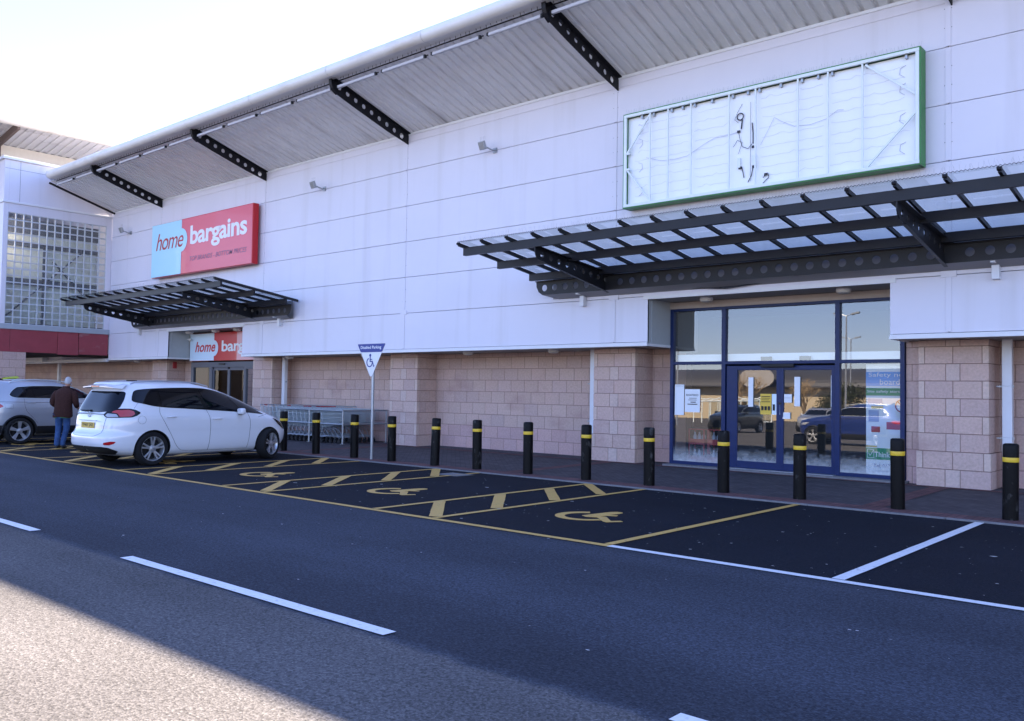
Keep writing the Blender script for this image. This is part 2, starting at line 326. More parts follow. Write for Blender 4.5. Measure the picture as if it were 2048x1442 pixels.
# ------------------------------------------------------------------ ground
g = MB(); g.add([(-400,-400,0),(400,-400,0),(400,400,0),(-400,400,0)], [(0,1,2,3)]); tag(g.build('road', 'road'), kind='structure')
g = MB(); g.add([(-60,7.47,.004),(20,7.47,.004),(20,12.31,.004),(-60,12.31,.004)], [(0,1,2,3)]); tag(g.build('parking_bays', 'bay'), kind='structure')
g = MB(); y0, y1 = 12.30, 12.37
for i in range(88): x = -60 + i*.915; g.box(x + .004, x + .911, y0, y1, -.1, .026)
tag(g.build('kerb', 'kerb', bevel=.006), kind='structure')
def pz(y): return .022 + (Z0 - .022) * min(1, max(0, (y - 12.37) / 4.4))
g = MB(); g.add([(-60,12.37,.022),(20,12.37,.022),(20,12.78,pz(12.78)),(-60,12.78,pz(12.78))], [(0,1,2,3)], 1)
g.add([(-60,12.78,pz(12.78)),(20,12.78,pz(12.78)),(20,17.6,Z0),(-60,17.6,Z0)], [(0,1,2,3)], 0)
for xa in (-4.35, -11.15, -18.2, -25.1, -32.1):
    g.add([(xa-.15,12.78,pz(12.78)+.003),(xa+.15,12.78,pz(12.78)+.003),(xa+.15,16.2,pz(16.2)+.003),(xa-.15,16.2,pz(16.2)+.003)], [(0,1,2,3)], 1)
g.add([(-60,16.0,pz(16)+.0035),(20,16.0,pz(16)+.0035),(20,16.2,pz(16.2)+.0035),(-60,16.2,pz(16.2)+.0035)], [(0,1,2,3)], 1)
tag(g.build('pavement', ['pave', 'redpave']), kind='structure')
# painted markings
def strip(mb, a, b, w, z=.0085, mi=0):
    a = Vector((*a, z)); b = Vector((*b, z)); d = (b-a).normalized(); r = Vector((-d.y, d.x, 0)) * w/2
    n = max(1, int((b-a).length/.25)); L = []; R_ = []
    for i in range(n+1):
        p = a + (b-a)*i/n; L.append(p + r*(1+random.uniform(-.05,.05))); R_.append(p - r*(1+random.uniform(-.05,.05)))
    mb.add(L + R_, [(i, i+1, n+2+i, n+1+i) for i in range(n)], mi)
ym = MB(); strip(ym, (-60, 7.5), (-5.19, 7.5), .105)
strip(ym, (-5.24, 7.55), (-5.24, 12.28), .10, .0125)
XR = [-7.82, -11.52, -15.08, -18.65, -22.3, -25.95, -29.6]
for k, xr in enumerate(XR):
    strip(ym, (xr, 7.55), (xr, 12.28), .10, .0125); strip(ym, (xr-1.13, 7.55), (xr-1.13, 12.28), .10, .0125)
    for (ya, yb) in ((7.62,8.7),(8.74,9.98),(10.0,11.15),(11.15,12.2)): strip(ym, (xr-.05, ya), (xr-1.09, yb), .165, .0165)
tag(ym.build('yellow_bay_markings', 'yline'), kind='structure')
wm = MB(); strip(wm, (-5.19, 7.5), (14, 7.5), .105); 
for x in (-2.86, -.3, 2.26, 4.8, 7.4): strip(wm, (x, 7.55), (x, 12.28), .11, .0125)
for k in range(-6, 3):
    x0 = -7.96 + k*5.73 + (0); strip(wm, (x0, 3.79), (x0+3.64, 3.79), .115)
tag(wm.build('white_road_markings', 'wline'), kind='structure')
# wheelchair symbols painted in the bays: drawn lying with the head towards the kerb
def sym(mb, ox, oy, z=.0085, s=1.):
    def put(poly): mb.prism(poly, lambda u, v: (ox+u*s, oy+v*s, z), lambda u, v: (ox+u*s, oy+v*s, z-.003))
    outer = circ(.42, .50, .40, 24, math.radians(118), math.radians(335), True); inner = circ(.44, .50, .29, 24, math.radians(335), math.radians(118), True)
    put(outer + inner)
    put([(.36,.50),(.47,.44),(.60,.50),(.86,.26),(.93,.24),(1.05,.42),(.99,.46),(.91,.36),(.66,.62),(.57,.60),(.60,.70),(.72,.76),(.70,.83),(.58,.80),(.62,.98),(.62,1.06),(.57,1.12),(.49,1.12),(.44,1.05),(.42,.95)])
sy = MB()
for xr in XR: sym(sy, xr + .75, 8.60, .0085, .98)
tag(sy.build('wheelchair_bay_symbols', 'yline'), kind='structure')
# litter specks on the tarmac
sp = MB()
for i in range(480):
    x = random.uniform(-14, 1) if i % 3 else random.uniform(-24, 1); y = random.uniform(7.6, 12.2) if i % 8 else random.uniform(4.2, 7.4); r = random.choice([.006,.008,.01,.014,.02]) * random.uniform(.6, 1.1)
    if random.random() < .04: r = .035
    a = random.uniform(0, 6.28); n = 6; zz = .0175 if y > 7.3 else .012
    sp.add([(x + r*random.uniform(.6,1.5)*math.cos(a+2*PI*k/n), y + r*random.uniform(.3,1)*math.sin(a+2*PI*k/n), zz) for k in range(n)], [tuple(range(n))])
tag(sp.build('litter_specks', mat('speck_white', (.42, .41, .40), .8)), 'scattered pale petals and gum specks on the dark tarmac', 'litter', kind='stuff')
dr = MB(); dr.box(-11.9, -11.3, 11.45, 11.95, -.02, .0095)
for k in range(9): dr.box(-11.87+k*.064, -11.85+k*.064+.014, 11.48, 11.92, .0095, .014, 1)
tag(dr.build('drain_grate', ['plas', 'gap']), 'flat iron drain grate set in the tarmac near the kerb', 'drain')
# ------------------------------------------------------------------ main building
B = empty('retail_building', (-12, 15.5, 0), 'long white clad retail building with pink block base and overhanging corrugated eave', 'building')
JX = [-34.55, -30.6, -23.95, -17.35, -10.68, -4.06, 2.6, 9.25, 15.9]
ZS = [2.64, 3.585, 4.535, 5.475, 6.425, 7.38, 8.36]
OP = [(-29.84, -25.05), (-9.83, -4.99)]
p = MB(); back = MB(); back.box(-34.5, 15.9, YC+.05, YC+.6, 3.6, 8.6)
for a, b in ((-34.5, -29.9), (-25.0, -9.9), (-4.93, 15.9)): back.box(a, b, YC+.05, YC+.12, 2.6, 3.62)
back.build('cladding_backing', 'gap', B)
for i in range(len(JX)-1):
    for k in range(len(ZS)-1):
        xa, xb = JX[i]+.006, JX[i+1]-.006; zl, zh = ZS[k]+.0045, ZS[k+1]-.0045
        segs = [(xa, xb)]
        if k == 0:
            for (oa, ob) in OP:
                ns = []
                for (s0, s1) in segs:
                    if ob <= s0 or oa >= s1: ns.append((s0, s1)); continue
                    if s0 < oa: ns.append((s0, oa))
                    if s1 > ob: ns.append((ob, s1))
                segs = ns
        for (s0, s1) in segs: p.box(s0, s1, YC, YC+.05, zl, zh)
p.build('cladding', 'clad', B, bevel=.006)
for x in JX[1:]:
    p = MB()
    for k in range(1, len(ZS)-1): p.box(x-.045, x+.045, YC-.014, YC, ZS[k]+.012, ZS[k+1]-.012)
    p.box(x-.045, x+.045, YC-.014, YC, 2.66, 3.57)
    p.box(x-.12, x+.12, YC-.017, YC-.0005, 3.55, 3.66)
    for k in range(1, len(ZS)-1):
        for zz in (.33, .66):
            for dx in (-.055, .055): p.obox((x+dx, YC-.002, ZS[k]+(ZS[k+1]-ZS[k])*zz), (1,0,0), (0,1,0), (0,0,1), .007, .004, .007, 1)
    p.build('joint_cover', ['clad', 'gap'], B, bevel=.004)
p = MB()      # bottom trim of cladding, follows the openings
for a, b in ((-34.5, -29.84), (-25.05, -9.83), (-4.99, 15.9)): p.box(a, b, YC-.03, YC+.04, 2.555, 2.635)
for a, b in OP: p.box(a-.1, b+.1, YC-.02, YC+.04, 3.52, 3.6)
p.each('bottom_trim', 'trim', B, bevel=.005)
p = MB()      # soffit behind the trim, and grey returns into the recess
for a, b in ((-34.5, -29.84), (-25.05, -9.83), (-4.99, 15.9)): p.box(a, b, YC+.04, YW+.05, 2.575, 2.60)
for a, b in OP:
    p.box(a-.12, b+.12, YC+.04, YG+.3, 3.535, 3.56)
p.each('recess_soffit', mat('soffit_board', (.36, .33, .31), .7, var=.1), B)
p = MB()
for a, b in OP:
    p.box(a-.05, a, YC+.002, 16.44, 2.61, 3.535); p.box(b, b+.05, YC+.002, 16.44, 2.61, 3.535)
    p.box(a+.002, a+.012, YC+.15, YC+.155, 2.64, 3.5)
p.each('recess_cladding', 'return', B, bevel=.004)
p = MB()
for a, b in OP: p.box(a-.03, a+.008, YC-.028, 16.44, 2.555, 2.61); p.box(b-.008, b+.03, YC-.028, 16.44, 2.555, 2.61)
p.each('recess_trim', 'trim', B, bevel=.004)
# blockwork
def tint():
    k = random.uniform(.94, 1.05); w = random.random()
    base = [(.58, .415, .35), (.57, .405, .345), (.585, .425, .36), (.56, .405, .355)][int(w*4) % 4]
    return tuple(c*k for c in base)
def blocks(mb, x0, x1, y, yb, zrows, L=.45, phase=0., pat=None, light=False):
    """a face of blocks on a plane facing -y; zrows = list of joint heights"""
    mb.box(x0+.012, x1-.012, y+.008, yb, zrows[0], zrows[-1], 1)
    for r in range(len(zrows)-1):
        z0, z1 = zrows[r], zrows[r+1]; off = 0 if z0 > .6 or not pat else 0
        if pat: cuts = pat[r % 2]; e = [x0]; 
        if pat:
            tot = sum(cuts); e = [x0]
            for c in cuts: e.append(e[-1] + c*(x1-x0)/tot)
        else:
            ph = phase + (L/2 if r % 2 else 0); e = [x0]; x = x0 - L + (ph % L)
            while x < x1:
                if x > x0 + .03 and x < x1 - .03: e.append(x)
                x += L
            e.append(x1)
        for i in range(len(e)-1):
            t = tint()
            if pat and light and r % 2 and i in (0, len(e)-2): t = (.64, .49, .41)
            if z0 < .6: t = tuple(a*b for a, b in zip(t, (1.0, .93, .98)))
            d = random.uniform(0, .003)
            mb.box(e[i]+(.006 if i else 0), e[i+1]-(.006 if i < len(e)-2 else 0), y+d, yb-.002, z0+.006, z1-.006, 0, t)
rows = [.045] + [.345 + .302*k for k in range(7)] + [2.459, 2.572]
rows = [.045, .352, .655, .962, 1.262, 1.562, 1.863, 2.160, 2.459, 2.572]
wall_segs = [(-34.5, -29.9), (-25.0, -9.88), (-4.75, 15.9), (-62., -34.5)]
p = MB()
for a, b in wall_segs: blocks(p, a, b, YW, YW+.25, rows)
p.build('recess_wall', ['block', 'mortar'], B, bevel=.004)
def pillar(x0):
    x1 = x0 + 1.11; p = MB(); A = (.44, .225, .44); Bp = (.1, .45, .45, .1)
    blocks(p, x0, x1, YP, YW-.0, rows[3:], pat=(Bp, A) , light=False) if False else None
    up = rows[2:]
    # face rows: alternate; plinth courses stand 30 mm proud
    mb = p
    for r in range(len(rows)-1):
        z0, z1 = rows[r], rows[r+1]; pr = .03 if r < 2 else (.015 if r == 2 and False else 0)
        cuts = A if r % 2 == 0 else Bp; xx0, xx1 = x0-pr, x1+pr; tot = sum(cuts); e = [xx0]
        for c in cuts: e.append(e[-1] + c*(xx1-xx0)/tot)
        mb.box(xx0+.012, xx1-.012, YP-pr+.008, YW-.01, z0, z1, 1)
        for i in range(len(e)-1):
            t = tint()
            if r % 2 and i in (0, 3): t = (.64, .49, .41)
            if r % 2 == 0 and i == 1: t = (.60, .46, .40)
            ydeep = YW-.002 if False else YP-pr+.10
            mb.box(e[i]+(.006 if i else 0), e[i+1]-(.006 if i < len(e)-2 else 0), YP-pr, ydeep, z0+.006, z1-.006, 0, t)
        # side blocks behind the face
        ys = [YP-pr+.106, YP+.33, YW-.004] if r % 2 else [YP-pr+.106, YP+.46, YW-.004]
        for j in range(2):
            t = tint()
            mb.box(xx1-.1, xx1, ys[j]+.004, ys[j+1]-.004, z0+.006, z1-.006, 0, t); mb.box(xx0, xx0+.1, ys[j]+.004, ys[j+1]-.004, z0+.006, z1-.006, 0, t)
    return p.build('pillar', ['block', 'mortar'], B, bevel=.005)
for x0 in (-32.48, -25.60, -18.73, -11.74, -4.757, 2.22): pillar(x0)
# jamb wall beside entrances down to the glass
p = MB()
for a, b in ((-5.02, -4.70), (-25.05, -24.6)): p = MB(); blocks(p, a, b, 16.46, 16.7, rows, L=.45, phase=.1); p.build('jamb_wall', ['block', 'mortar'], B, bevel=.004)
for a in (-9.84, -29.87): p = MB(); p.box(a-.02, a, 16.46, YW+.1, Z0, 2.56); p.build('jamb_side', 'mortar', B)
p = MB()
for a, b in OP: p.box(a-.02, b+.02, 16.15, 16.62, .05, .094)
p.each('entrance_threshold', 'kerb', B, bevel=.01)
# eave: corrugated soffit, purlin ends, tube, roof
p = MB(); prof = []; x = -34.3; pitch = .247
while x < 15.9: prof += [(x, 0), (x+.150, 0), (x+.172, .040), (x+.225, .040)]; x += pitch
ya, za, yb, zb = YC+.02, 8.345, 13.05, 9.13
nrm = Vector((0, -(zb-za), (yb-ya))).normalized(); nrm = nrm if nrm.z > 0 else -nrm
vs = [(u, ya + nrm.y*d, za + nrm.z*d) for u, d in prof] + [(u, yb + nrm.y*d, zb + nrm.z*d) for u, d in prof]; n = len(prof)
p.add(vs, [(i, i+1, n+i+1, n+i) for i in range(n-1)]); p.build('corrugated_soffit', 'soffit', B)
p = MB(); p.box(-34.3, 15.9, YC-.02, YC+.03, 8.30, 8.36); p.box(-34.3, 15.9, YC-.012, YC+.03, 8.12, 8.155, 1)
p.build('wall_head_trim', ['trim', 'clad'], B)
TY, TZ, TR = 12.81, 9.235, .145
p = MB(); n = 22
ring = [(TY + TR*math.cos(a), TZ + TR*math.sin(a)) for a in [math.radians(60 + 230*i/(n-1)) for i in range(n)]]
ring = [(TY+.35, TZ+TR+.02)] + ring + [(TY+.10, TZ-TR+.012), (TY+.30, TZ-TR+.03)]
xs = [-33.75 + 3.32*i for i in range(16)]
for i in range(len(xs)-1):
    a, b = xs[i]+.004, xs[i+1]-.004; o = len(p.v)
    p.add([(a, y, z) for y, z in ring] + [(b, y, z) for y, z in ring], [(j, j+1, len(ring)+j+1, len(ring)+j) for j in range(len(ring)-1)])
p.build('eave_tube', 'tube', B, smooth=True)
p = MB(); p.add([(-33.76, y, z) for y, z in ring], [tuple(range(len(ring)))]); p.build('tube_end_cap', 'steel', B)
p = MB(); p.box(-33.9, 15.9, TY+.27, TY+.285, TZ-.175, TZ-.15)
for i in range(330): xx = -33.8 + i*.15 + random.uniform(-.03,.03); p.bar((xx, TY+.18, TZ-.14), (xx+.03, TY+.16, TZ-.19-.03*random.random()), .008, .008)
p.build('eave_gutter_edge', 'steel', B)
p = MB(); p.add([(-34.3,YC+.3,8.7),(-34.3,TY+.3,TZ+.19),(15.9,TY+.3,TZ+.19),(15.9,YC+.3,8.7)], [(0,1,2,3)]) if False else None
p = MB(); p.add([(-34.3,TY+.34,TZ+.18),(15.9,TY+.34,TZ+.18),(15.9,46,11.4),(-34.3,46,11.4)], [(0,1,2,3)])
p.add([(-34.3,YC+.02,8.40),(15.9,YC+.02,8.40),(15.9,TY+.34,TZ+.10),(-34.3,TY+.34,TZ+.10)], [(0,1,2,3)])
p.add([(-34.3,YC+.02,8.36),(-34.3,TY+.2,TZ-.05),(-34.3,TY+.34,TZ+.18),(-34.3,46,11.4),(-34.3,46,8.36)], [(0,1,2,3,4)])
p.add([(15.9,YC+.02,8.36),(15.9,TY+.2,TZ-.05),(15.9,TY+.34,TZ+.18),(15.9,46,11.4),(15.9,46,0),(15.9,YC+.02,0)], [(0,1,2,3,4,5)])
p.add([(-34.3,46,0),(15.9,46,0),(15.9,46,11.4),(-34.3,46,11.4)], [(0,1,2,3)])
p.build('roof', 'roof', B)
# eave brackets
def roof_bracket(x):
    top = lambda y: 8.345 + (15.48-y)*.318
    outer = [(15.49, 8.06), (14.774, 8.245), (13.641, 8.60), (13.13, 8.775), (13.03, 8.83), (12.965, 8.90), (12.93, 8.98), (12.915, 9.16), (13.0, top(13.0)-.015), (15.49, 8.335)]
    hol = [circ(13.2 + .256*i, 8.955 - .0895*i, .062 if i < 8 else .07, 16) for i in range(9)]
    p = MB(); p.prism(outer, lambda u, v: (x-.012, u, v), lambda u, v: (x+.012, u, v), holes=hol)
    a, b = Vector((x, 12.93, top(12.93)-.012)), Vector((x, 15.49, 8.335)); p.bar(a, b, .20, .016, up=(0, .3, 1))
    pts = [(x, u, v) for u, v in outer[:8]]
    for i in range(3, 7): p.bar(pts[i], pts[i+1], .10, .014, up=(0, -1, -1))
    return p.build('eave_bracket', 'steel', B)
for x in JX[1:]: roof_bracket(x + (.06 if x < -3 else 0))
# side strut bar at the soffit's left end
p = MB(); p.bar((-34.3, TY+.2, TZ-.18), (-34.3, YC-.03, 8.30), .05, .07); p.build('end_bar', 'steel', B)
# ------------------------------------------------------------------ batten lights under the eave
first = None; xs_ = []
for k in range(len(JX)-1):
    a, b = JX[k], JX[k+1]; w = (b-a)/4 if k else (b-a-.6)/2; st = a if k else a+.6; nn = 4 if k else 2
    xs_ += [(st + w*i + .14, st + w*(i+1) - .14) for i in range(nn)]
places = {}
for i, (a, b) in enumerate(xs_):
    if a > -8: continue
    L = b - a
    lb = empty('batten_light', ((a+b)/2, 13.10, 8.93), 'slim white batten light fixed below the eave edge, one of a long line', 'batten light', 'white batten lights in a line along the eave')
    q = MB(); q.box(-L/2, L/2, -.035, .035, -.03, .035); q.build('diffuser', mat('batten_grey_white', (.5, .5, .52), .5) if 'bt' not in M else M['bt'], lb, local=True, bevel=.01)
    q = MB(); q.box(L/2, L/2+.05, -.03, .03, -.02, .045); q.box(-L/2-.05, -L/2, -.03, .03, -.02, .045); q.box(L/2+.02, L/2+.12, -.012, .012, .01, .03); q.build('end_cap', 'plas', lb, local=True)
# ------------------------------------------------------------------ entrance canopies
FL = mat('flashing_grey', (.22, .21, .22), .5)
def canopy(x0, x1, bx, label):
    c = empty('entrance_canopy', ((x0+x1)/2, YC, 3.7), label, 'canopy', 'glazed steel canopies over the shop entrances')
    gz = lambda y: 4.60 - .142*(y-12.7)
    for (y, zt, h) in ((12.885, 4.51, .155), (13.93, 4.355, .15), (15.0, 4.205, .15)):
        q = MB(); q.box(x0, x1, y-.03, y+.03, zt-h, zt); q.box(x0, x1, y-.032, y+.055, zt-h-.008, zt-h); q.box(x0-.006, x0, y-.034, y+.06, zt-h-.008, zt); q.build('beam', 'canopy', c)
    n = round((x1-x0)/.655); w = (x1-x0)/n
    q = MB()
    for i in range(n+1):
        x = x0 + w*i + (.01 if i == 0 else 0) - (.01 if i == n else 0)
        q = MB(); q.bar((x, 12.70, gz(12.7)-.045), (x, 15.42, gz(15.42)-.045), .045, .07); q.lathe([(.028, -.03), (.028, .03)], (x, 12.69, gz(12.7)-.03), 'x', 10); q.build('glazing_bar', 'canopy', c)
    for i in range(n):
        q = MB(); xa, xb = x0+w*i+.012, x0+w*(i+1)-.012; q.add([(xa,12.68,gz(12.68)+.004),(xb,12.68,gz(12.68)+.004),(xb,15.44,gz(15.44)+.004),(xa,15.44,gz(15.44)+.004)], [(0,1,2,3)]); q.build('glass_panel', 'cgl', c)
    q = MB(); nb = int((x1-x0)/.052)
    for i in range(nb):
        xx = x0 + i*.052; q.tube([(xx, 12.675, gz(12.68)-.006), (xx+.026, 12.668, gz(12.68)+.012), (xx+.052, 12.675, gz(12.68)-.006)], .0045, 4)
    q.build('glass_edge_mesh', 'steel', c)
    q = MB()
    for i in range(int((x1-x0)/.045)):
        xx = x0 + i*.045 + random.uniform(-.01,.01); q.tube([(xx, 12.76, gz(12.76)+.004), (xx+random.uniform(-.05,.05), 12.74, gz(12.7)+random.uniform(.09,.13))], .0011, 3)
    tag(q.build('bird_spikes', 'galv', c), kind='stuff')
    # holed back channel
    r = .1; L = x1-x0; out = [(x0+.02, 4.035), (x0+.03, 3.93), (x0+.09, 3.81), (x0+.20, 3.74), (x1-.20, 3.74), (x1-.09, 3.81), (x1-.03, 3.93), (x1-.02, 4.035)]
    hx = []; x = x0 + .26
    while x < x1-.2:
        if all(abs(x-b) > .18 for b in bx): hx.append(x)
        x += .289
    q = MB(); q.prism(out, lambda u, v: (u, 15.19, v), lambda u, v: (u, 15.20, v), holes=[circ(h, 3.893, .073, 16) for h in hx]); q.box(x0+.02, x1-.02, 15.15, 15.20, 4.035, 4.055); q.build('holed_channel', 'canopy', c)
    q = MB(); q.add([(x0+.22,15.17,3.735),(x1-.22,15.17,3.735),(x1-.45,15.49,3.655),(x0+.45,15.49,3.655)], [(0,1,2,3)]); q.add([(x0+.3,15.44,4.2),(x1-.3,15.44,4.2),(x1-.3,15.46,3.66),(x0+.3,15.46,3.66)], [(0,1,2,3)]); q.build('back_flashing', FL, c)
    for b in bx:
        outl = [(15.49, 3.68), (14.9, 3.79), (14.02, 3.945), (13.2, 4.08), (12.98, 4.115), (12.90, 4.17), (12.865, 4.25), (12.86, 4.35), (15.49, 4.075)]
        hol = [circ(13.08 + .265*i, 4.21 - .031*i, .055 + .0*i, 16) for i in range(9)]
        q = MB(); q.prism(outl, lambda u, v: (b-.01, u, v), lambda u, v: (b+.01, u, v), holes=hol)
        q.bar((b, 12.86, 4.352), (b, 15.49, 4.078), .20, .014); q.bar((b, 13.2, 4.075), (b, 15.49, 3.675), .06, .014)
        q.build('bracket', 'canopy', c)
    return c
canopy(-12.6, -2.05, [-10.70, -4.05], 'dark steel and glass canopy above the blue framed closed entrance')
canopy(-32.1, -21.95, [-30.65, -24.03], 'dark steel and glass canopy under the red and blue shop sign')
q = MB(); 
for k in range(5):
    q.tube([(-9.2+.3*k*.2, 15.44, 3.70), (-8.4+.1*k, 15.42, 3.655-.01*k), (-7.6+.12*k, 15.42, 3.66+.01*k), (-6.8+.2*k, 15.44, 3.70)], .006, 5)
for k in range(5): q.tube([(-3.8+.05*k, 15.42, 3.68), (-3.4, 15.38, 3.74+.012*k), (-2.6, 15.38, 3.70+.015*k), (-1.6, 15.42, 3.78+.02*k)], .007, 5)
tag(q.build('hanging_cable', 'cable'), 'loose black cables tucked under the canopy over the blue framed entrance', 'cable')
# ------------------------------------------------------------------ blue glazed entrance (main)
XF = fit_main
TILT = math.radians(.57)
def pane(mb, x0, x1, z0, z1, y):
    zc = 1.75; f = lambda z: y + (z-zc)*math.tan(TILT)
    mb.add([(x0,f(z0),z0),(x1,f(z0),z0),(x1,f(z1),z1),(x0,f(z1),z1)], [(0,1,2,3)])
fr = MB(); y0, y1 = YG-.05, YG+.06
for xa, xb in ((-10.2, -10.12), (-8.95, -8.86), (-6.53, -6.44), (-5.32, -5.24)): fr.box(xa, xb, y0, y1, Z0, 3.47)
for xa, xb in ((-10.12, -8.95), (-8.86, -6.53), (-6.44, -5.32)): fr.box(xa, xb, y0+.002, y1-.002, 2.235, 2.30); fr.box(xa, xb, y0+.002, y1-.002, 3.41, 3.467)
for xa, xb in ((-10.12, -8.95), (-6.44, -5.32)): fr.box(xa, xb, y0+.002, y1-.002, Z0, .13)
f_o = fr.build('entrance_frame', 'bluef', B, bevel=.004)
for (xa, xb, za_, zb_) in ((-10.13, -8.94, .12, 2.24), (-6.45, -5.31, .12, 2.24), (-10.13, -8.94, 2.29, 3.42), (-8.87, -6.52, 2.29, 3.42), (-6.45, -5.31, 2.29, 3.42)):
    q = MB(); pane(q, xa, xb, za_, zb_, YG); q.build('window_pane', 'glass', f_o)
for (xa, xb, k) in ((-8.84, -7.66, 0), (-7.66, -6.54, 1)):
    q = MB(); yy = YG+.0; s0 = .24 if k == 0 else .075; s1 = .075 if k == 0 else .07
    q.box(xa, xa+s0, yy-.02, yy+.03, Z0+.01, 2.20); q.box(xb-s1, xb, yy-.02, yy+.03, Z0+.01, 2.20); q.box(xa+s0, xb-s1, yy-.018, yy+.028, Z0+.01, .22); q.box(xa+s0, xb-s1, yy-.018, yy+.028, 2.11, 2.20)
    d = q.build('sliding_door', 'bluef', B, bevel=.004)
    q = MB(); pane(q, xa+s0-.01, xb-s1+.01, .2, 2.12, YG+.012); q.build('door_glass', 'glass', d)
q = MB(); q.box(-8.04, -7.34, YG-.10, YG-.05, 2.165, 2.235); q.build('door_sensor', 'plas', B, bevel=.01)
q = MB(); q.box(-8.9, -6.5, YG-.2, YG-.06, Z0, Z0+.012); q.build('threshold', 'galv', B)
q = MB(); q.box(-10.2, -5.24, YG-.06, YG+.05, 3.467, 3.612); q.build('header_board', 'beige', B)
q = MB(); pass
# interior of the empty shop
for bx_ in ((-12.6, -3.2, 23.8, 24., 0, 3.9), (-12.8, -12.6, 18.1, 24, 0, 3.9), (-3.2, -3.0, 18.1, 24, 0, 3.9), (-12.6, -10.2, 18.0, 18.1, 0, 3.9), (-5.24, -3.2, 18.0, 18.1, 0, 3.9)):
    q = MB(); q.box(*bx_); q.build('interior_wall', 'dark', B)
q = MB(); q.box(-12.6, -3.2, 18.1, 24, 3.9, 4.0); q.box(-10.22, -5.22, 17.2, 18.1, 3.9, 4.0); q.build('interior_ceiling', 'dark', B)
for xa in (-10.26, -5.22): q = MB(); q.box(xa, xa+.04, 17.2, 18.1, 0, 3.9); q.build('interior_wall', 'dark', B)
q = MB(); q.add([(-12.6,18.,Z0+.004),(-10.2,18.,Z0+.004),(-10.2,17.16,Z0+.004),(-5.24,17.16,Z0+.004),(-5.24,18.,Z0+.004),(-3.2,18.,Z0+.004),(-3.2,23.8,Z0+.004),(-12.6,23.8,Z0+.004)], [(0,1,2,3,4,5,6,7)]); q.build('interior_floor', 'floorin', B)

q = MB(); q.box(-10.1, -5.3, 17.20, 17.30, 2.31, 2.46); q.box(-10.1, -5.3, 17.19, 17.2, 2.335, 2.345); tag(q.build('roller_blind_box', 'paper'), 'long white roller shutter box inside the glass just above the blue transom', 'shutter box')
for i, xa in enumerate((-8.1, -7.28)):
    q = MB(); q.box(xa, xa+.22, 17.13, 17.18, 2.30, 2.39); tag(q.build('door_closer_box', 'olive', bevel=.006), ['left', 'right'][i] + ' of the two small grey boxes standing on the transom above the blue doors', 'control box', 'grey boxes above the blue doors')
q = MB(); q.box(-10.1, -9.62, 17.19, 17.23, 2.50, 3.42); q.box(-10.08, -10.05, 17.18, 17.19, 2.55, 3.37); tag(q.build('hanging_board', 'olive', bevel=.01), 'dark brown panel hanging inside the top left pane of the blue entrance', 'panel')
# papers on the glass
def paper(x0, x1, z0, z1, mt, label, lines=(), txt=()):
    o = empty('paper_notice', ((x0+x1)/2, 17.075, z0), label, 'notice', 'paper notices stuck to the entrance glass')
    q = MB(); f = lambda z: YG - .012 + (z-1.75)*math.tan(TILT); q.prism([(x0,z0),(x1,z0),(x1,z1),(x0,z1)], lambda u, v: (u, f(v), v), lambda u, v: (u, f(v)-.002, v)); q.build('sheet', mt, o)
    q = MB()
    for (a, b, zz, h) in lines: q.box(x0+a*(x1-x0), x0+b*(x1-x0), f(zz)-.004, f(zz)-.003, z0+zz*(z1-z0), z0+(zz+h)*(z1-z0))
    for (s, a, zz, w, h) in txt: text_into(q, s, x0+a*(x1-x0), z0+zz*(z1-z0), w*(x1-x0), h*(z1-z0), f(1.5)-.006)
    if q.v: q.build('print', 'ink', o)
    return o
def gx(px): return px
paper(-10.09, -9.86, 1.13, 1.80, 'paper', 'tall blank white sheet at the far left of the entrance glass', [(.1,.9,.95,.008)])
paper(-9.84, -9.47, 1.20, 1.70, 'paper', 'white notice with bold black heading and lines beside the tall blank sheet', [(.3,.8,.60,.02),(.25,.8,.52,.02),(.4,.75,.42,.035),(.2,.85,.33,.035)], [('REGISTERED', .1, .70, .8, .09)])
paper(-8.35, -8.24, 1.35, 1.96, 'paper', 'narrow vertical white strip on the left blue door')
paper(-8.08, -7.84, 1.20, 1.62, 'ypaper', 'yellow notice low on the left blue door', [(.1,.9,.86,.03),(.1,.9,.78,.02),(.1,.8,.70,.02),(.1,.9,.6,.03),(.1,.3,.2,.2),(.4,.6,.2,.2),(.7,.9,.2,.2)])
paper(-7.83, -7.60, 1.20, 1.62, 'signwhite2', 'pale blue safety notice with figures beside the yellow notice', [(.1,.3,.2,.3),(.6,.9,.5,.1)])
paper(-7.83+.26, -7.50+.09, 1.45, 1.62, 'paper', 'small white landscape sheet on the middle stile of the blue doors', [(.1,.9,.55,.02)])
paper(-7.36, -7.24, 1.38, 1.97, 'paper', 'narrow vertical white strip beside the middle stile of the right blue door')
paper(-6.62, -6.57, 1.38, 2.0, 'paper', 'thin white paper edge at the right side of the right blue door')
paper(-7.6, -7.44, 1.12, 1.25, 'paper', 'lowest small white slip hanging under the sheets on the door stile')
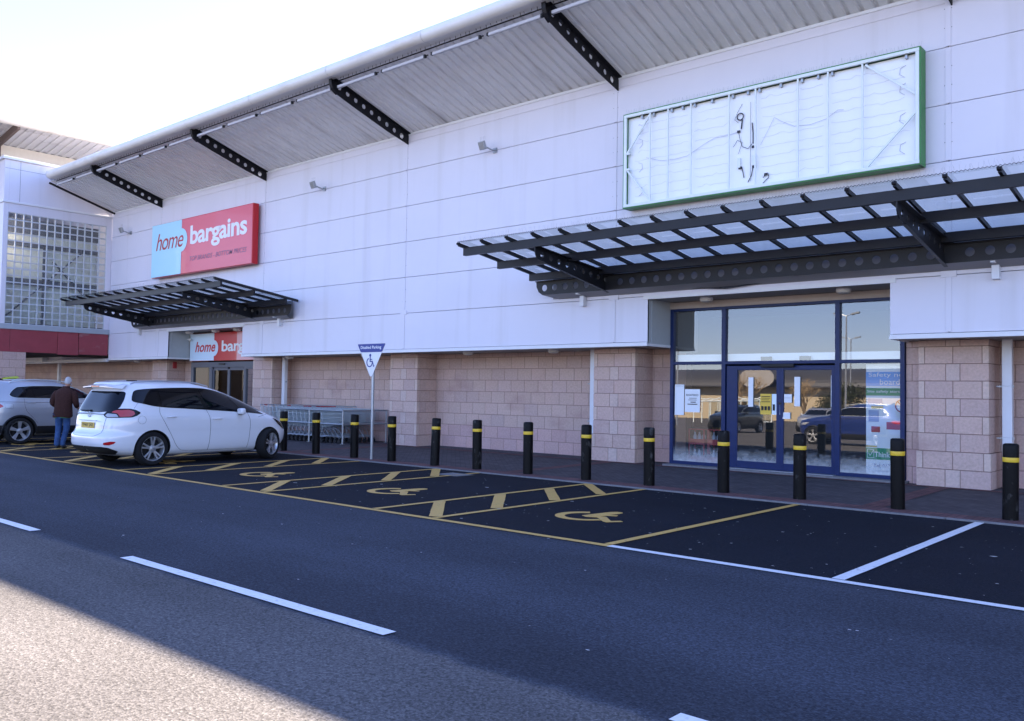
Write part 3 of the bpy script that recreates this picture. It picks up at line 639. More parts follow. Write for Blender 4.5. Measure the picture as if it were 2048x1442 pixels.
# safety notice board standing inside
nb = empty('safety_notice_board', (-5.72, 17.3, Z0), 'tall blue and white safety notice board standing inside the right pane', 'notice board')
q = MB(); q.box(-6.02, -5.30, 17.29, 17.31, .12, 2.22); q.build('panel', mat('board_white', (.84, .86, .88), .6), nb)
q = MB(); q.box(-6.02, -5.30, 17.280, 17.286, 1.80, 2.07); q.build('blue_band', 'bpaper', nb)
q = MB(); q.box(-6.02, -5.30, 17.280, 17.286, 1.62, 1.76); q.box(-6.02, -5.30, 17.280, 17.286, .40, .62); q.build('green_band', 'gprint', nb)
q = MB(); text_into(q, 'Safety notice', -5.97, 1.955, .9, .10, 17.277); text_into(q, 'board', -5.76, 1.83, .36, .10, 17.277); text_into(q, 'Site safety starts here', -6.0, 1.66, .85, .065, 17.277, bold=.01); text_into(q, 'Think safe', -5.86, .45, .5, .10, 17.277, bold=.02)
for a, b in (((-5.99,.43),(-5.87,.43)),((-5.87,.43),(-5.87,.59)),((-5.87,.59),(-5.99,.59)),((-5.99,.59),(-5.99,.43)),((-5.97,.52),(-5.94,.47)),((-5.94,.47),(-5.88,.57))): q.bar((a[0],17.277,a[1]),(b[0],17.277,b[1]),.003,.012,up=(0,1,0)) if False else q.tube([(a[0],17.277,a[1]),(b[0],17.277,b[1])],.006,4)
q.build('white_lettering', 'lettw', nb)
q = MB(); text_into(q, 'mentha & halsall', -6.0, 2.105, 1.05, .085, 17.287, bold=.02); q.build('top_lettering', 'lettw', nb)
q = MB(); text_into(q, 'Tel: 01704 530', -5.88, .25, .56, .07, 17.286, bold=.01); text_into(q, 'www.menthahalsall', -5.87, .17, .5, .035, 17.286); q.build('phone_lettering', 'navyink', nb)
q = MB(); pts = [(-5.36+.115*math.cos(a), 17.282, 1.43+.115*math.sin(a)) for a in [2*PI*k/20 for k in range(20)]]; q.tube(pts, .011, 5, closed=True); q.tube([(-5.44,17.28,1.51),(-5.28,17.28,1.35)], .01, 5); q.box(-5.64,-5.36,17.28,17.286,.98,1.12); q.box(-5.92,-5.76,17.28,17.286,.92,1.03); q.build('red_symbols', 'redp', nb)
q = MB(); q.box(-5.98,-5.72,17.28,17.286,1.44,1.56); q.box(-5.97,-5.78,17.278,17.284,1.12,1.34); q.build('blue_print_block', mat('pale_blue_print', (.35, .42, .62), .6), nb)
q = MB(); q.box(-5.92,-5.70,17.276,17.283,1.37,1.42); q.box(-6.02,-5.82,17.276,17.283,.64,.66); q.build('yellow_print_block', 'ypaper', nb)
# red crates of bottles inside the left pane
for i, (xx, yy) in enumerate(((-10.0, 18.0), (-9.55, 18.05))):
    o = empty('bottle_crate', (xx, yy, Z0), ['left', 'right'][i] + ' red crate holding clear bottles inside the left pane', 'crate', 'red crates behind the left pane')
    q = MB()
    for z in (.0, .38): q.box(-.19, .19, -.14, -.12, z, z+.12); q.box(-.19, .19, .12, .14, z, z+.12); q.box(-.19, -.17, -.12, .12, z, z+.12); q.box(.17, .19, -.12, .12, z, z+.12); q.box(-.17, .17, -.12, .12, z, z+.02)
    for sx in (-.18, .18):
        for sy_ in (-.13, .13): q.box(sx-.012, sx+.012, sy_-.012, sy_+.012, .0, .72)
    q.box(-.19, .19, -.14, .14, .70, .72); q.build('crate_frame', 'redp', o, local=True)
    q = MB()
    for z in (.02, .40):
        for k in range(3): q.lathe([(.045, 0), (.048, .02), (.048, .16), (.02, .21), (.018, .25)], (-.11+.11*k, 0, z), 'z', 12)
    q.build('bottles', 'clearl', o, smooth=True, local=True)
# ------------------------------------------------------------------ open shop entrance (left)
XF = fit_left
fr = MB(); ya_, yb_ = 16.98, 17.08
fr.box(-30.93, -25.97, ya_, yb_, 2.31, 2.50)
for xa, xb in ((-30.93, -30.74), (-29.62, -29.42), (-27.32, -27.2), (-26.75, -26.6)): fr.box(xa, xb, ya_+.002, yb_-.002, Z0, 2.31)
fr.box(-27.2, -25.97, ya_+.004, yb_-.004, 2.24, 2.31)
f2 = fr.build('entrance_frame', 'greyf', B, bevel=.004)
q = MB(); q.box(-28.9, -28.55, 16.93, 16.98, 2.40, 2.45); q.build('door_sensor', 'ink', B)
for xa, xb in ((-29.42, -28.36), (-28.36, -27.32)):
    q = MB(); q.box(xa, xa+.09, ya_+.03, yb_-.02, Z0, 2.24); q.box(xb-.06, xb, ya_+.03, yb_-.02, Z0, 2.24); q.box(xa+.09, xb-.06, ya_+.032, yb_-.022, 2.2, 2.30); q.box(xa+.09, xb-.06, ya_+.032, yb_-.022, Z0, .2); d = q.build('sliding_door', 'greyf', B)
    q = MB(); q.add([(xa+.08,17.04,.2),(xb-.05,17.04,.2),(xb-.05,17.04,2.2),(xa+.08,17.04,2.2)], [(0,1,2,3)]); q.build('door_glass', 'glass2', d)
q = MB(); q.add([(-30.75,17.03,Z0),(-29.6,17.03,Z0),(-29.6,17.03,2.31),(-30.75,17.03,2.31)], [(0,1,2,3)]); q.build('window_pane', 'glass2', f2)
q = MB(); q.add([(-27.2,17.03,Z0),(-26.2,17.0,Z0),(-26.2,17.0,2.26),(-27.2,17.03,2.26)], [(0,1,2,3)]); q.build('window_pane', glass_mat('bright_reflecting_glass', (.6,.7,.7), .62), f2)
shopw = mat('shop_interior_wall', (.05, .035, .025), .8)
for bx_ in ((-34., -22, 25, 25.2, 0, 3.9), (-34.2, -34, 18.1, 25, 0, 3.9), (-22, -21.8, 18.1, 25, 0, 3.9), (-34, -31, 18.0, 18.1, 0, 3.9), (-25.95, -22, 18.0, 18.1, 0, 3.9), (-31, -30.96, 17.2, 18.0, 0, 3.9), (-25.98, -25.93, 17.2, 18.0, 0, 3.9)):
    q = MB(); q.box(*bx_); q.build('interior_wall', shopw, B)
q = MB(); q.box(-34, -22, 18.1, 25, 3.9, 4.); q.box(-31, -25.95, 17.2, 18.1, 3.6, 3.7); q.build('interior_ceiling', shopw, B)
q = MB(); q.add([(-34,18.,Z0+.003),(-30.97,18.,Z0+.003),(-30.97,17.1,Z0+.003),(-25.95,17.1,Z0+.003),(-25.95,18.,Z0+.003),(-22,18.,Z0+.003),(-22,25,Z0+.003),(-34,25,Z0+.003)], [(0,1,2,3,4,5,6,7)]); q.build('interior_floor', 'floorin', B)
q = MB()
for k in range(3): q.box(-33+3.6*k, -31.6+3.6*k, 19, 24, 3.80, 3.84)
q.build('ceiling_light_panel', mat('shop_ceiling_light', (.8, .8, .75), .5, emit=((1, .82, .55), .12)), B)
cols = [(.5,.2,.03), (.55,.35,.05), (.35,.05,.03), (.25,.3,.1), (.1,.2,.3), (.5,.4,.25)]
cm = [mat('product_%s' % c, v, .6) for c, v in zip(('orange','yellow','red','green','blue','cream'), cols)]
for i, xx in enumerate((-31.8, -29.9, -28.0, -26.1)):
    s = empty('display_shelf', (xx, 21+.3*i, Z0), ['left', 'second from left', 'second from right', 'right'][i] + ' shelf stacked with boxed goods inside the open shop', 'shelf', 'stocked shelves inside the open shop')
    q = MB()
    for z in (.1, .6, 1.1, 1.6, 2.05): q.box(-.75, .75, 0, .5, z, z+.03)
    q.box(-.77, -.75, 0, .5, 0, 2.1); q.box(.75, .77, 0, .5, 0, 2.1); q.build('shelf_unit', 'dark', s, local=True)
    q = MB(); mis = []
    for z in (.13, .63, 1.13, 1.63):
        x = -.73
        while x < .65: w = random.uniform(.08, .2); q.box(x, x+w-.01, .02, .4, z, z+random.uniform(.2, .42), random.randrange(6)); x += w
    q.build('boxed_goods', cm, s, local=True)
XF = None
# ------------------------------------------------------------------ shop signs
s1 = empty('shop_sign', (-27.3, 15.35, 6.4), 'large red and pale blue lettered shop sign high above the left canopy', 'sign')
xL, xM, xR_, zb_, zt_ = -30.62, -28.52, -24.12, 5.45, 7.36
q = MB(); q.box(xL, xR_, 15.20, 15.40, zb_, zt_); q.build('sign_case', 'signside', s1, bevel=.008)
q = MB(); q.box(xM, xR_-.03, 15.193, 15.199, zb_+.02, zt_-.02); q.build('red_face', 'signred', s1)
q = MB(); zc_, rr = 6.635, .41
poly = [(xL+.005, zb_+.015), (xM, zb_+.015), (xM, zc_-rr)] + circ(xM-.02, zc_, rr, 18, -PI/2, PI/2, True) + [(xM, zc_+rr), (xM, zt_-.015), (xL+.005, zt_-.015)]
q.prism(poly, lambda u, v: (u, 15.184, v), lambda u, v: (u, 15.190, v)); q.build('blue_face', 'signblue', s1)
text_obj('home_lettering', 'home', -30.30, 6.40, 1.93, .60, 15.180, 'lettr', s1, shear=.3, bold=.002, sp=.9)
text_obj('bargains_lettering', 'bargains', -27.93, 6.22, 3.50, .84, 15.188, 'lettw', s1, bold=.024, sp=.94)
text_obj('tagline_lettering', 'TOP BRANDS - BOTTOM PRICES', -27.93, 5.85, 3.5, .155, 15.188, 'lettg', s1, shear=.25, bold=.005)
q = MB(); 
for x in (-30.3, -28.2, -26.2, -24.6): q.box(x-.03, x+.03, 15.40, 15.5, 5.6, 5.66); q.box(x-.03, x+.03, 15.40, 15.5, 7.1, 7.16)
q.build('wall_spacer', 'steel', s1)
XF = fit_left
s2 = empty('entrance_sign', (-28.5, 16.9, 3.0), 'red and white lettered shop sign above the open shop doors under the left canopy', 'sign')
xL, xM, xR_, zb_, zt_ = -30.86, -29.166, -25.97, 2.545, 3.56
q = MB(); q.box(xL, xR_, 16.90, 16.97, zb_, zt_); q.build('sign_case', 'signside', s2)
q = MB(); q.box(xM, -27.66, 16.893, 16.899, zb_+.01, zt_-.01); q.build('red_face', 'signred2', s2)
q = MB(); q.box(-27.66, xR_, 16.893, 16.899, zb_+.01, zt_-.01); q.build('glare_face', 'signglare', s2)  # bright reflection on the red face, painted as a pale section
q = MB(); zc_, rr = 3.0, .29
poly = [(xL+.005, zb_+.01), (xM, zb_+.01), (xM, zc_-rr)] + circ(xM-.01, zc_, rr, 18, -PI/2, PI/2, True) + [(xM, zc_+rr), (xM, zt_-.01), (xL+.005, zt_-.01)]
q.prism(poly, lambda u, v: (u, 16.884, v), lambda u, v: (u, 16.890, v)); q.build('white_face', 'signwhite2', s2)
text_obj('home_lettering', 'home', -30.48, 2.868, 1.42, .385, 16.880, 'signred2', s2, shear=.3, bold=.02)
text_obj('bargains_lettering', 'bargains', -28.65, 2.745, 2.75, .52, 16.888, 'lettw', s2, bold=.022, sp=.94)
XF = None
# empty sign frame
F = empty('empty_sign_frame', (-7.3, 15.3, 6.4), 'stripped green edged sign tray with bare white backing and loose wires above the right canopy', 'sign frame')
xa, xb, za_, zb2 = -10.25, -4.42, 5.43, 7.37
q = MB(); yf = 15.17
for a in ((xa, xb, zb2-.03, zb2+.02), (xa, xb, za_-.02, za_+.03)): q.box(a[0], a[1], yf+.012, 15.46, a[2], a[3])
for a in ((xa-.02, xa+.03), (xb-.03, xb+.02)): q.box(a[0], a[1], yf+.014, 15.46, za_-.02, zb2+.02)
q.build('green_edge', 'green', F, bevel=.004)
q = MB(); w = .06
q.box(xa, xb, yf, yf+.05, zb2-w, zb2-.002); q.box(xa, xb, yf, yf+.05, za_+.002, za_+w); q.box(xa+.002, xa+w, yf+.002, yf+.048, za_+w, zb2-w); q.box(xb-w, xb-.002, yf+.002, yf+.048, za_+w, zb2-w); q.build('white_rim', 'framew', F, bevel=.006)
q = MB(); q.box(xa+.04, xb-.04, 15.29, 15.32, za_+.02, zb2-.06); q.build('backing_tray', 'backw', F)
q = MB()
vx = [-9.62, -9.20, -8.68, -7.86, -7.32, -6.5, -5.95, -5.35]
for v in vx: q.box(v-.014, v+.014, yf+.01, yf+.04, za_+w, zb2-w)
def diag(a, b): q.bar((a[0], yf+.035, a[1]), (b[0], yf+.035, b[1]), .03, .03, up=(0,1,0))
diag((xa+.06, 6.55), (-9.62, zb2-.07)); diag((xa+.06, 6.22), (-9.62, za_+.07)); q.box(xa+.03, xa+.14, yf+.01, yf+.04, 6.53, 6.57); q.box(xa+.03, xa+.14, yf+.01, yf+.04, 6.20, 6.24)
diag((xb-.05, 6.60), (-5.30, zb2-.09)); diag((xb-.05, 6.32), (-5.28, za_+.07)); q.build('stiffener_bars', 'framew', F)
q = MB()
for v in vx + [-9.9, -8.95, -8.3, -7.55, -6.9, -6.2, -4.7]:
    q.box(v+.04, v+.08, 15.22, 15.30, zb2-.125, zb2-.03)
q.build('fixing_lugs', 'galv', F)
q = MB(); rnd = random.Random(3)
for r_ in range(9):      # strings of LED wire
    z = za_ + .22 + r_*.185
    for (u0, u1) in ((-10.05, -8.72), (-8.66, -7.9), (-7.28, -6.0), (-5.95, -4.6)):
        x = u0 + rnd.uniform(0,.1); P = []
        while x < u1: P.append((x, 15.283, z + rnd.uniform(-.012, .012) + (.03 if rnd.random() < .12 else 0))); x += .09
        q.tube(P, .0019, 4)
for zc in (5.75, 6.25, 6.75, 7.05):
    for xe, sg in ((-9.95, 1), (-4.66, -1)):
        q.tube([(xe, 15.28, zc+.1), (xe+.09*sg, 15.275, zc+.06), (xe+.1*sg, 15.275, zc-.04), (xe+.02*sg, 15.28, zc-.1)], .005, 4)
tag(q.build('led_wiring', 'wire', F), kind='stuff')
q = MB()
def wig(P, r): 
    out = []
    for i in range(len(P)-1):
        a, b = Vector(P[i]), Vector(P[i+1])
        for k in range(4): t = k/4; out.append(a*(1-t) + b*t)
    out.append(Vector(P[-1])); q.tube([(p_.x, 15.265, p_.y) for p_ in out], r*.62, 5)
q.build('loose_cable', 'cable', F) if q.v else None; q = MB(); wig([(-9.75,6.42),(-9.4,6.3),(-9.1,6.28),(-8.8,6.3),(-8.4,6.48),(-8.2,6.55),(-7.9,6.55),(-7.68,6.58)], .006)
wig([(-7.25,6.25),(-7.1,6.5),(-6.98,6.72),(-6.85,6.62),(-6.6,6.48),(-6.3,6.45),(-6.0,6.5),(-5.8,6.62),(-5.7,6.6)], .006)
q.build('long_grey_cable', 'wire', F); q = MB(); wig([(-7.62,7.1),(-7.72,6.95),(-7.78,6.82),(-7.7,6.75)], .006); wig([(-7.7,6.6),(-7.66,6.4),(-7.62,6.28),(-7.5,6.22),(-7.42,6.3)], .008); wig([(-7.8,6.3),(-7.72,6.42),(-7.62,6.36),(-7.7,6.15)], .006)
wig([(-7.63,5.9),(-7.6,5.78),(-7.58,5.68)], .014); wig([(-7.42,6.7),(-7.40,6.5),(-7.4,6.3)], .016); wig([(-7.4,5.85),(-7.43,5.7),(-7.5,5.58)], .012); wig([(-7.2,5.62),(-7.1,5.7),(-7.08,5.62),(-7.2,5.52)], .01); wig([(-7.45,7.1),(-7.45,5.6)], .005)
pts = [(-7.66+.065*math.cos(a), 15.26, 6.86+.065*math.sin(a)) for a in [2*PI*k/16 for k in range(16)]]; q.tube(pts, .011, 6, closed=True); wig([(-7.62,6.8),(-7.64,6.62)], .02)
for x, z in ((-7.69,6.58),(-7.66,5.88),(-7.39,6.24),(-7.38,5.86),(-7.14,5.68)): q.box(x-.03, x+.03, 15.25, 15.27, z-.025, z+.02)
q.build('loose_cable', 'cable', F)
q = MB()
for x, z in ((-7.68,5.98),(-7.38,5.98)): q.box(x-.03, x+.03, 15.24, 15.275, z-.1, z+.09)
q.build('power_supply', 'framew', F, bevel=.006)
q = MB()
for i in range(150): xx = xa + i*.039; q.tube([(xx, 15.3, zb2+.02), (xx+rnd.uniform(-.04,.04), 15.28, zb2+.02+rnd.uniform(.09,.14))], .0012, 3)
tag(q.build('bird_spikes', 'galv', F), kind='stuff')
# ------------------------------------------------------------------ downpipes
def pipe(x, y, label):
    o = empty('downpipe', (x, y, Z0), label, 'downpipe', 'square white downpipes beside the block pillars')
    q = MB(); q.box(-.075, .075, -.06, .06, 0, 2.53-.01); q.box(-.08, .08, -.065, .065, .86, .875); q.box(-.08, .08, -.065, .065, 1.72, 1.735); q.build('pipe_body', 'pipe', o, local=True, bevel=.008)
    for z in (.85, 1.72): q = MB(); q.box(-.17, -.08, -.012, .012, z-.012, z+.012); q.box(.078, .095, -.02, .02, z-.02, z+.02); q.build('pipe_clip', 'galv', o, local=True)
pipe(-3.44, 16.62, 'square white downpipe right of the block pillar at the photo\'s right edge')
pipe(-24.27, 16.6, 'square white downpipe between the left shop pillar and the trolley bay')
pipe(-11.98, 16.62, 'square white downpipe tucked left of the block pillar before the blue entrance')
pipe(-41.9, 16.6, 'square white downpipe in the shaded passage under the maroon band')
for x, lab in ((-11.45, 'small white overflow spout under the left end of the right canopy'), (-3.35, 'small white overflow spout at the right end of the right canopy'), (-31.9, 'small white overflow spout under the left end of the shop canopy'), (-22.9, 'small white overflow spout near the right end of the shop canopy')):
    q = MB(); q.box(x-.055, x+.055, 15.38, 15.495, 3.46, 3.74); q.box(x-.035, x+.035, 15.2, 15.39, 3.70, 3.75); tag(q.build('overflow_spout', 'pipe', bevel=.006), lab, 'spout', 'overflow spouts below the canopies')
# ------------------------------------------------------------------ lights under soffits
def bulk(x, y, z, label, grp):
    o = empty('soffit_light', (x, y, z), label, 'ceiling light', grp)
    q = MB(); q.lathe([(.13, 0), (.135, -.02), (.135, -.045)], (0,0,0), 'z', 24); q.build('base', 'trim', o, smooth=True, local=True)
    q = MB(); q.lathe([(.13, -.045), (.12, -.075), (.08, -.092), (0.001, -.1)], (0,0,0), 'z', 24); q.build('diffuser', 'lamp', o, smooth=True, local=True)
LB = [(-23.3, 'above the trolley bay beside the downpipe'), (-19.63, 'behind the disabled parking sign'), (-15.55, 'left of the two above the blank block wall'), (-12.78, 'right of the two above the blank block wall'), (-33.4, 'near the corner left of the open shop'), (-40.2, 'in the passage under the maroon band')]
for x, l in LB: bulk(x, 16.1, 2.574, 'round opal soffit light ' + l, 'round lights under the low soffit')
for x, l in ((-8.73, 'above the left side of the blue entrance'), (-5.95, 'above the right side of the blue entrance'), (-29.2, 'above the word home on the entrance sign'), (-27.45, 'middle of three above the entrance sign'), (-26.1, 'right of three above the entrance sign')): bulk(x, 15.95, 3.534, 'round opal recess light ' + l, 'round lights over the entrances')
q = MB(); q.lathe([(.05,0),(.05,-.05),(.035,-.09),(.001,-.1)], (-29.6, 16.2, 3.3), 'z', 14); q.box(-29.79,-29.6,16.19,16.21,3.27,3.3); tag(q.build('security_camera', 'lamp', smooth=True), 'small white dome camera on the grey return wall left of the entrance sign', 'camera')
q = MB(); q.box(-31.39, -31.33, 16.5, 16.65, 2.25, 2.5); tag(q.build('alarm_box', 'redp', bevel=.01), 'small red alarm box on the pillar side left of the open shop', 'alarm box')
# floodlights on the wall
for i, (x, z) in enumerate(((-14.19, 7.43), (-20.9, 7.45), (-32.95, 7.46))):
    o = empty('floodlight', (x, YC, z), 'grey wall floodlight ' + ['high between the two signs, nearest the empty frame', 'high on the wall right of the red shop sign', 'high on the wall left of the red shop sign'][i], 'floodlight', 'grey floodlights high on the white wall')
    q = MB(); q.obox((-.12, -.32, .02), (1,0,0), (0,1,.45), (0,-.45,1), .085, .05, .10); q.build('lamp_housing', 'galv', o, local=True, bevel=.015)
    q = MB(); q.tube([(.02, 0, -.06), (.02, -.12, -.07), (-.05, -.25, -.02)], .018, 8); q.box(-.04, .08, -.03, 0, -.12, 0); q.build('arm', 'galv', o, local=True)
    q = MB()
    for k in range(4): q.tube([(-.2+.05*k, -.3, .13), (-.21+.05*k, -.3, .24)], .0025, 4)
    q.build('bird_spikes', 'galv', o, local=True)
# ------------------------------------------------------------------ bollards
BOL = [(2026,1040),(1804,1018),(1613,998),(1455,986),(1307,972),(1177,961),(1065,949),(960,940),(870,933),(788,924),(712,917),(640,909),(573,903)]
Rm = np.array([[0.7533550098745532, 0.6574419772237271, 0.015042462599862331], [-0.01193702183105631, 0.03654186930744665, -0.9992608264599001], [-0.6575056932123986, 0.7526185875805047, 0.035376899547718554]])
FPX = 1757.039
def onz(x, y, z):
    d = Rm.T @ np.array([(x-1024)/FPX, (y-721)/FPX, 1.]); t = (z-H)/d[2]; return d*t
BL = ['nearest the right edge of the photo', 'before the notice board and right pane', 'before the right blue door', 'before the left pane of the blue entrance', 'before the pillar left of the blue entrance', 'before the thin downpipe left of the pillar', 'before the blank block wall, near its right end', 'before the middle of the blank block wall', 'leaning slightly, before the left end of the blank wall', 'just right of the disabled parking sign', 'just left of the disabled parking sign', 'before the shopping trolleys', 'half hidden by the nose of the white car']
b0 = None
for i, (px, py) in enumerate(BOL):
    P = onz(px, py-2, .03); d = P[:2] / np.linalg.norm(P[:2]); x, y = P[:2] + d*.09
    y = 12.66 + (y-12.66)*.4
    if b0 is None:
        o = empty('bollard', (x, y, .028), 'x', 'bollard', 'black bollards along the kerb')
        q = MB(); q.lathe([(.094, -.02), (.094, .735)], (0,0,0), 'z', 28); q.lathe([(.094, .797), (.094, .945), (.088, .962), (.07, .972), (.001, .974)], (0,0,0), 'z', 28); q.lathe([(.0925, .735), (.0925, .797)], (0,0,0), 'z', 28); q.build('post', 'black', o, smooth=True, local=True)
        q = MB(); q.lathe([(.0955, .737), (.0965, .740), (.0965, .792), (.0955, .795)], (0,0,0), 'z', 28); q.build('reflective_band', 'yellow', o, smooth=True, local=True); b0 = o
    else:
        o = copy_tree(b0); o.location = (x, y, .028)
    o['label'] = 'black bollard with yellow band ' + BL[i]
    o.rotation_euler = (random.uniform(-.014,.014), random.uniform(-.014,.014) if i != 8 else .045, random.uniform(0, 6))
    b0 = b0 or o
# ------------------------------------------------------------------ disabled parking sign
sx, sy_ = -15.17, 12.68
S = empty('disabled_parking_sign', (sx, sy_, .03), 'triangular disabled parking sign on a slim grey pole by the kerb', 'sign')
q = MB(); q.tube([(sx, sy_, .02), (sx, sy_, 2.5)], .033, 16); q.build('pole', 'galv', S, smooth=True)
def rnd_poly(P, r):
    out = []
    for i in range(len(P)):
        a, b, c = Vector(P[i-1]), Vector(P[i]), Vector(P[(i+1) % len(P)]); u = (a-b).normalized(); v = (c-b).normalized()
        for k in range(5): t = k/4; p0 = b+u*r; p2 = b+v*r; out.append(tuple((1-t)**2*p0 + 2*t*(1-t)*b + t*t*p2))
    return out
cx_ = -15.2
tri = rnd_poly([(cx_-.475, 2.585), (cx_+.475, 2.585), (cx_+.03, 1.86), (cx_-.03, 1.86)], .03)
q = MB(); q.prism(tri, lambda u, v: (u, sy_-.040, v), lambda u, v: (u, sy_-.034, v)); q.build('sign_plate', mat('sign_white', (.70, .71, .73), .4), S)
q = MB(); q.prism(rnd_poly([(cx_-.475, 2.585), (cx_+.475, 2.585), (cx_+.36, 2.40), (cx_-.36, 2.40)], .03), lambda u, v: (u, sy_-.046, v), lambda u, v: (u, sy_-.042, v)); q.build('blue_header', 'navyink', S)
text_obj('white_lettering', 'Disabled Parking', cx_-.36, 2.455, .70, .085, sy_-.048, 'lettw', S, bold=.012)
q = MB(); Y = sy_-.046
f0 = lambda u, v: (cx_+u, Y, 2.0+v); f1 = lambda u, v: (cx_+u, Y+.003, 2.0+v)
q.prism(circ(-.03, .33, .032, 16), f0, f1); q.prism(circ(-.05, .17, .105, 20, math.radians(110), math.radians(375), True) + circ(-.05, .17, .08, 20, math.radians(375), math.radians(110), True), f0, f1)
q.prism([(-.045,.30),(-.018,.30),(-.018,.245),(.035,.245),(.035,.225),(-.018,.225),(-.018,.205),(.055,.205),(.095,.10),(.115,.11),(.11,.085),(.085,.07),(.045,.18),(-.045,.18)], f0, f1)
q.build('wheelchair_symbol', 'navyink', S)
# ------------------------------------------------------------------ trolley bay
TB = empty('trolley_rail', (-20.8, 15.8, Z0), 'tubular steel corral rail around the parked shopping trolleys', 'trolley rail')
q = MB(); r = .022
for x in (-22.3, -20.82, -19.3): q.tube([(x, 15.1, Z0), (x, 15.1, .975)], r, 8)
for x in (-22.3, -20.82, -19.26): q.tube([(x, 16.62, Z0), (x, 16.62, .975)], r, 8)
for z in (.60, .975):
    q.tube([(-22.32, 15.1, z), (-19.28, 15.1, z)], r, 8); q.tube([(-22.32, 16.62, z), (-19.24, 16.62, z)], r, 8); q.tube([(-19.3, 15.1, z), (-19.26, 16.62, z)], r, 8)
q.build('tube_frame', 'galv', TB, smooth=True)
q = MB()
for x, y in ((-22.3,15.1),(-20.82,15.1),(-19.3,15.1),(-22.3,16.62),(-20.82,16.62),(-19.26,16.62)): q.box(x-.05, x+.05, y-.05, y+.05, Z0, Z0+.008)
q.build('foot_plate', 'galv', TB)
def trolley(loc, label, hm='chrome'):
    o = empty('shopping_trolley', loc, label, 'trolley', 'shopping trolleys nested in the rail')
    # nose towards +x; basket wires
    q = MB(); w = .0045; xr_, xf_ = -.42, .46
    def hw(x): return .27 - .05*(x-xr_)/(xf_-xr_)
    zt = lambda x: .95 - .02*(x-xr_); zbm = lambda x: .42 + .16*(x-xr_)/(xf_-xr_)
    for s in (-1, 1):
        for i in range(30): x = xr_ + (xf_-xr_)*i/29; q.tube([(x, s*hw(x)*.86, zbm(x)), (x + (.03 if x > .3 else 0), s*hw(x), zt(x))], w, 3, cap=False)
        for t in (0, .22, .45, .7, 1): q.tube([(xr_, s*(hw(xr_)*(.86+.14*t)), zbm(xr_)*(1-t)+zt(xr_)*t), (xf_, s*(hw(xf_)*(.86+.14*t)), zbm(xf_)*(1-t)+zt(xf_)*t)], .0045 if t in (0, 1) else w, 4, cap=False)
    for i in range(9): yy = -.19 + .38*i/8; q.tube([(xf_, yy*.85, zbm(xf_)), (xf_+.04, yy, zt(xf_))], w, 3, cap=False); q.tube([(xr_, yy, zbm(xr_)), (xr_, yy*1.2, zt(xr_))], w, 3, cap=False); q.tube([(xr_, yy, zbm(xr_)), (xf_, yy*.85, zbm(xf_))], w, 3, cap=False)
    q.tube([(xf_+.03, -hw(xf_), zt(xf_)), (xf_+.03, hw(xf_), zt(xf_))], .005, 4)
    q.build('wire_basket', 'chrome', o, local=True)
    q = MB()
    for s in (-1, 1):
        q.tube([(xr_-.06, s*.265, 1.0), (xr_-.01, s*.265, .9), (xr_+.04, s*.24, .45), (xr_-.0, s*.25, .30), (xr_-.05, s*.25, .20), (xr_-.03, s*.25, .16), (.0, s*.23, .20), (.42, s*.17, .17), (.50, s*.17, .13)], .011, 6)
        q.tube([(.05, s*.22, .44), (.30, s*.2, .36), (.44, s*.17, .17)], .009, 6)
    q.tube([(.40, -.17, .17), (.40, .17, .17)], .009, 6); q.tube([(xr_, -.25, .2), (xr_, .25, .2)], .009, 6)
    q.build('tube_chassis', 'galv', o, smooth=True, local=True)
    q = MB(); q.tube([(xr_-.06, -.27, 1.0), (xr_-.06, .27, 1.0)], .015, 8); q.build('handle', hm, o, smooth=True, local=True)
    for x, y in ((-.42, .25), (-.42, -.25), (.48, .17), (.48, -.17)):
        q = MB(); q.lathe([(.02, -.012), (.058, -.014), (.062, 0), (.058, .014), (.02, .012)], (x, y, .062), 'y', 14); q.box(x-.02, x+.02, y-.02, y-.016, .05, .15); q.box(x-.02, x+.02, y+.016, y+.02, .05, .15); q.build('wheel', 'plas', o, local=True)
    return o
t0 = None
for row, (yy, xs0, nT) in enumerate(((15.45, -22.95, 16), (16.22, -22.6, 14))):
    for k in range(nT):
        x = xs0 + k*.2
        pos = 'leftmost' if k == 0 else ('rightmost' if k == nT-1 else None)
        rown = 'front' if row == 0 else 'back'
        lab = f'{pos} wire shopping trolley of the {rown} nested row' if pos else f'nested wire shopping trolley inside the {rown} row'
        if t0 is None: t0 = o = trolley((x, yy, Z0), lab); tred = None
        elif tred is None: tred = o = trolley((x, yy, Z0), lab, 'redp')
        else: o = copy_tree(tred if k in (7, 11, 12, 14, 15) and row == 0 else t0); o.location = (x, yy, Z0)
        o['label'] = lab; o['group'] = f'shopping trolleys nested in the {rown} row' if not pos else 'shopping trolleys nested in the rail'
        o.rotation_euler = (0, 0, random.uniform(-.02, .02))
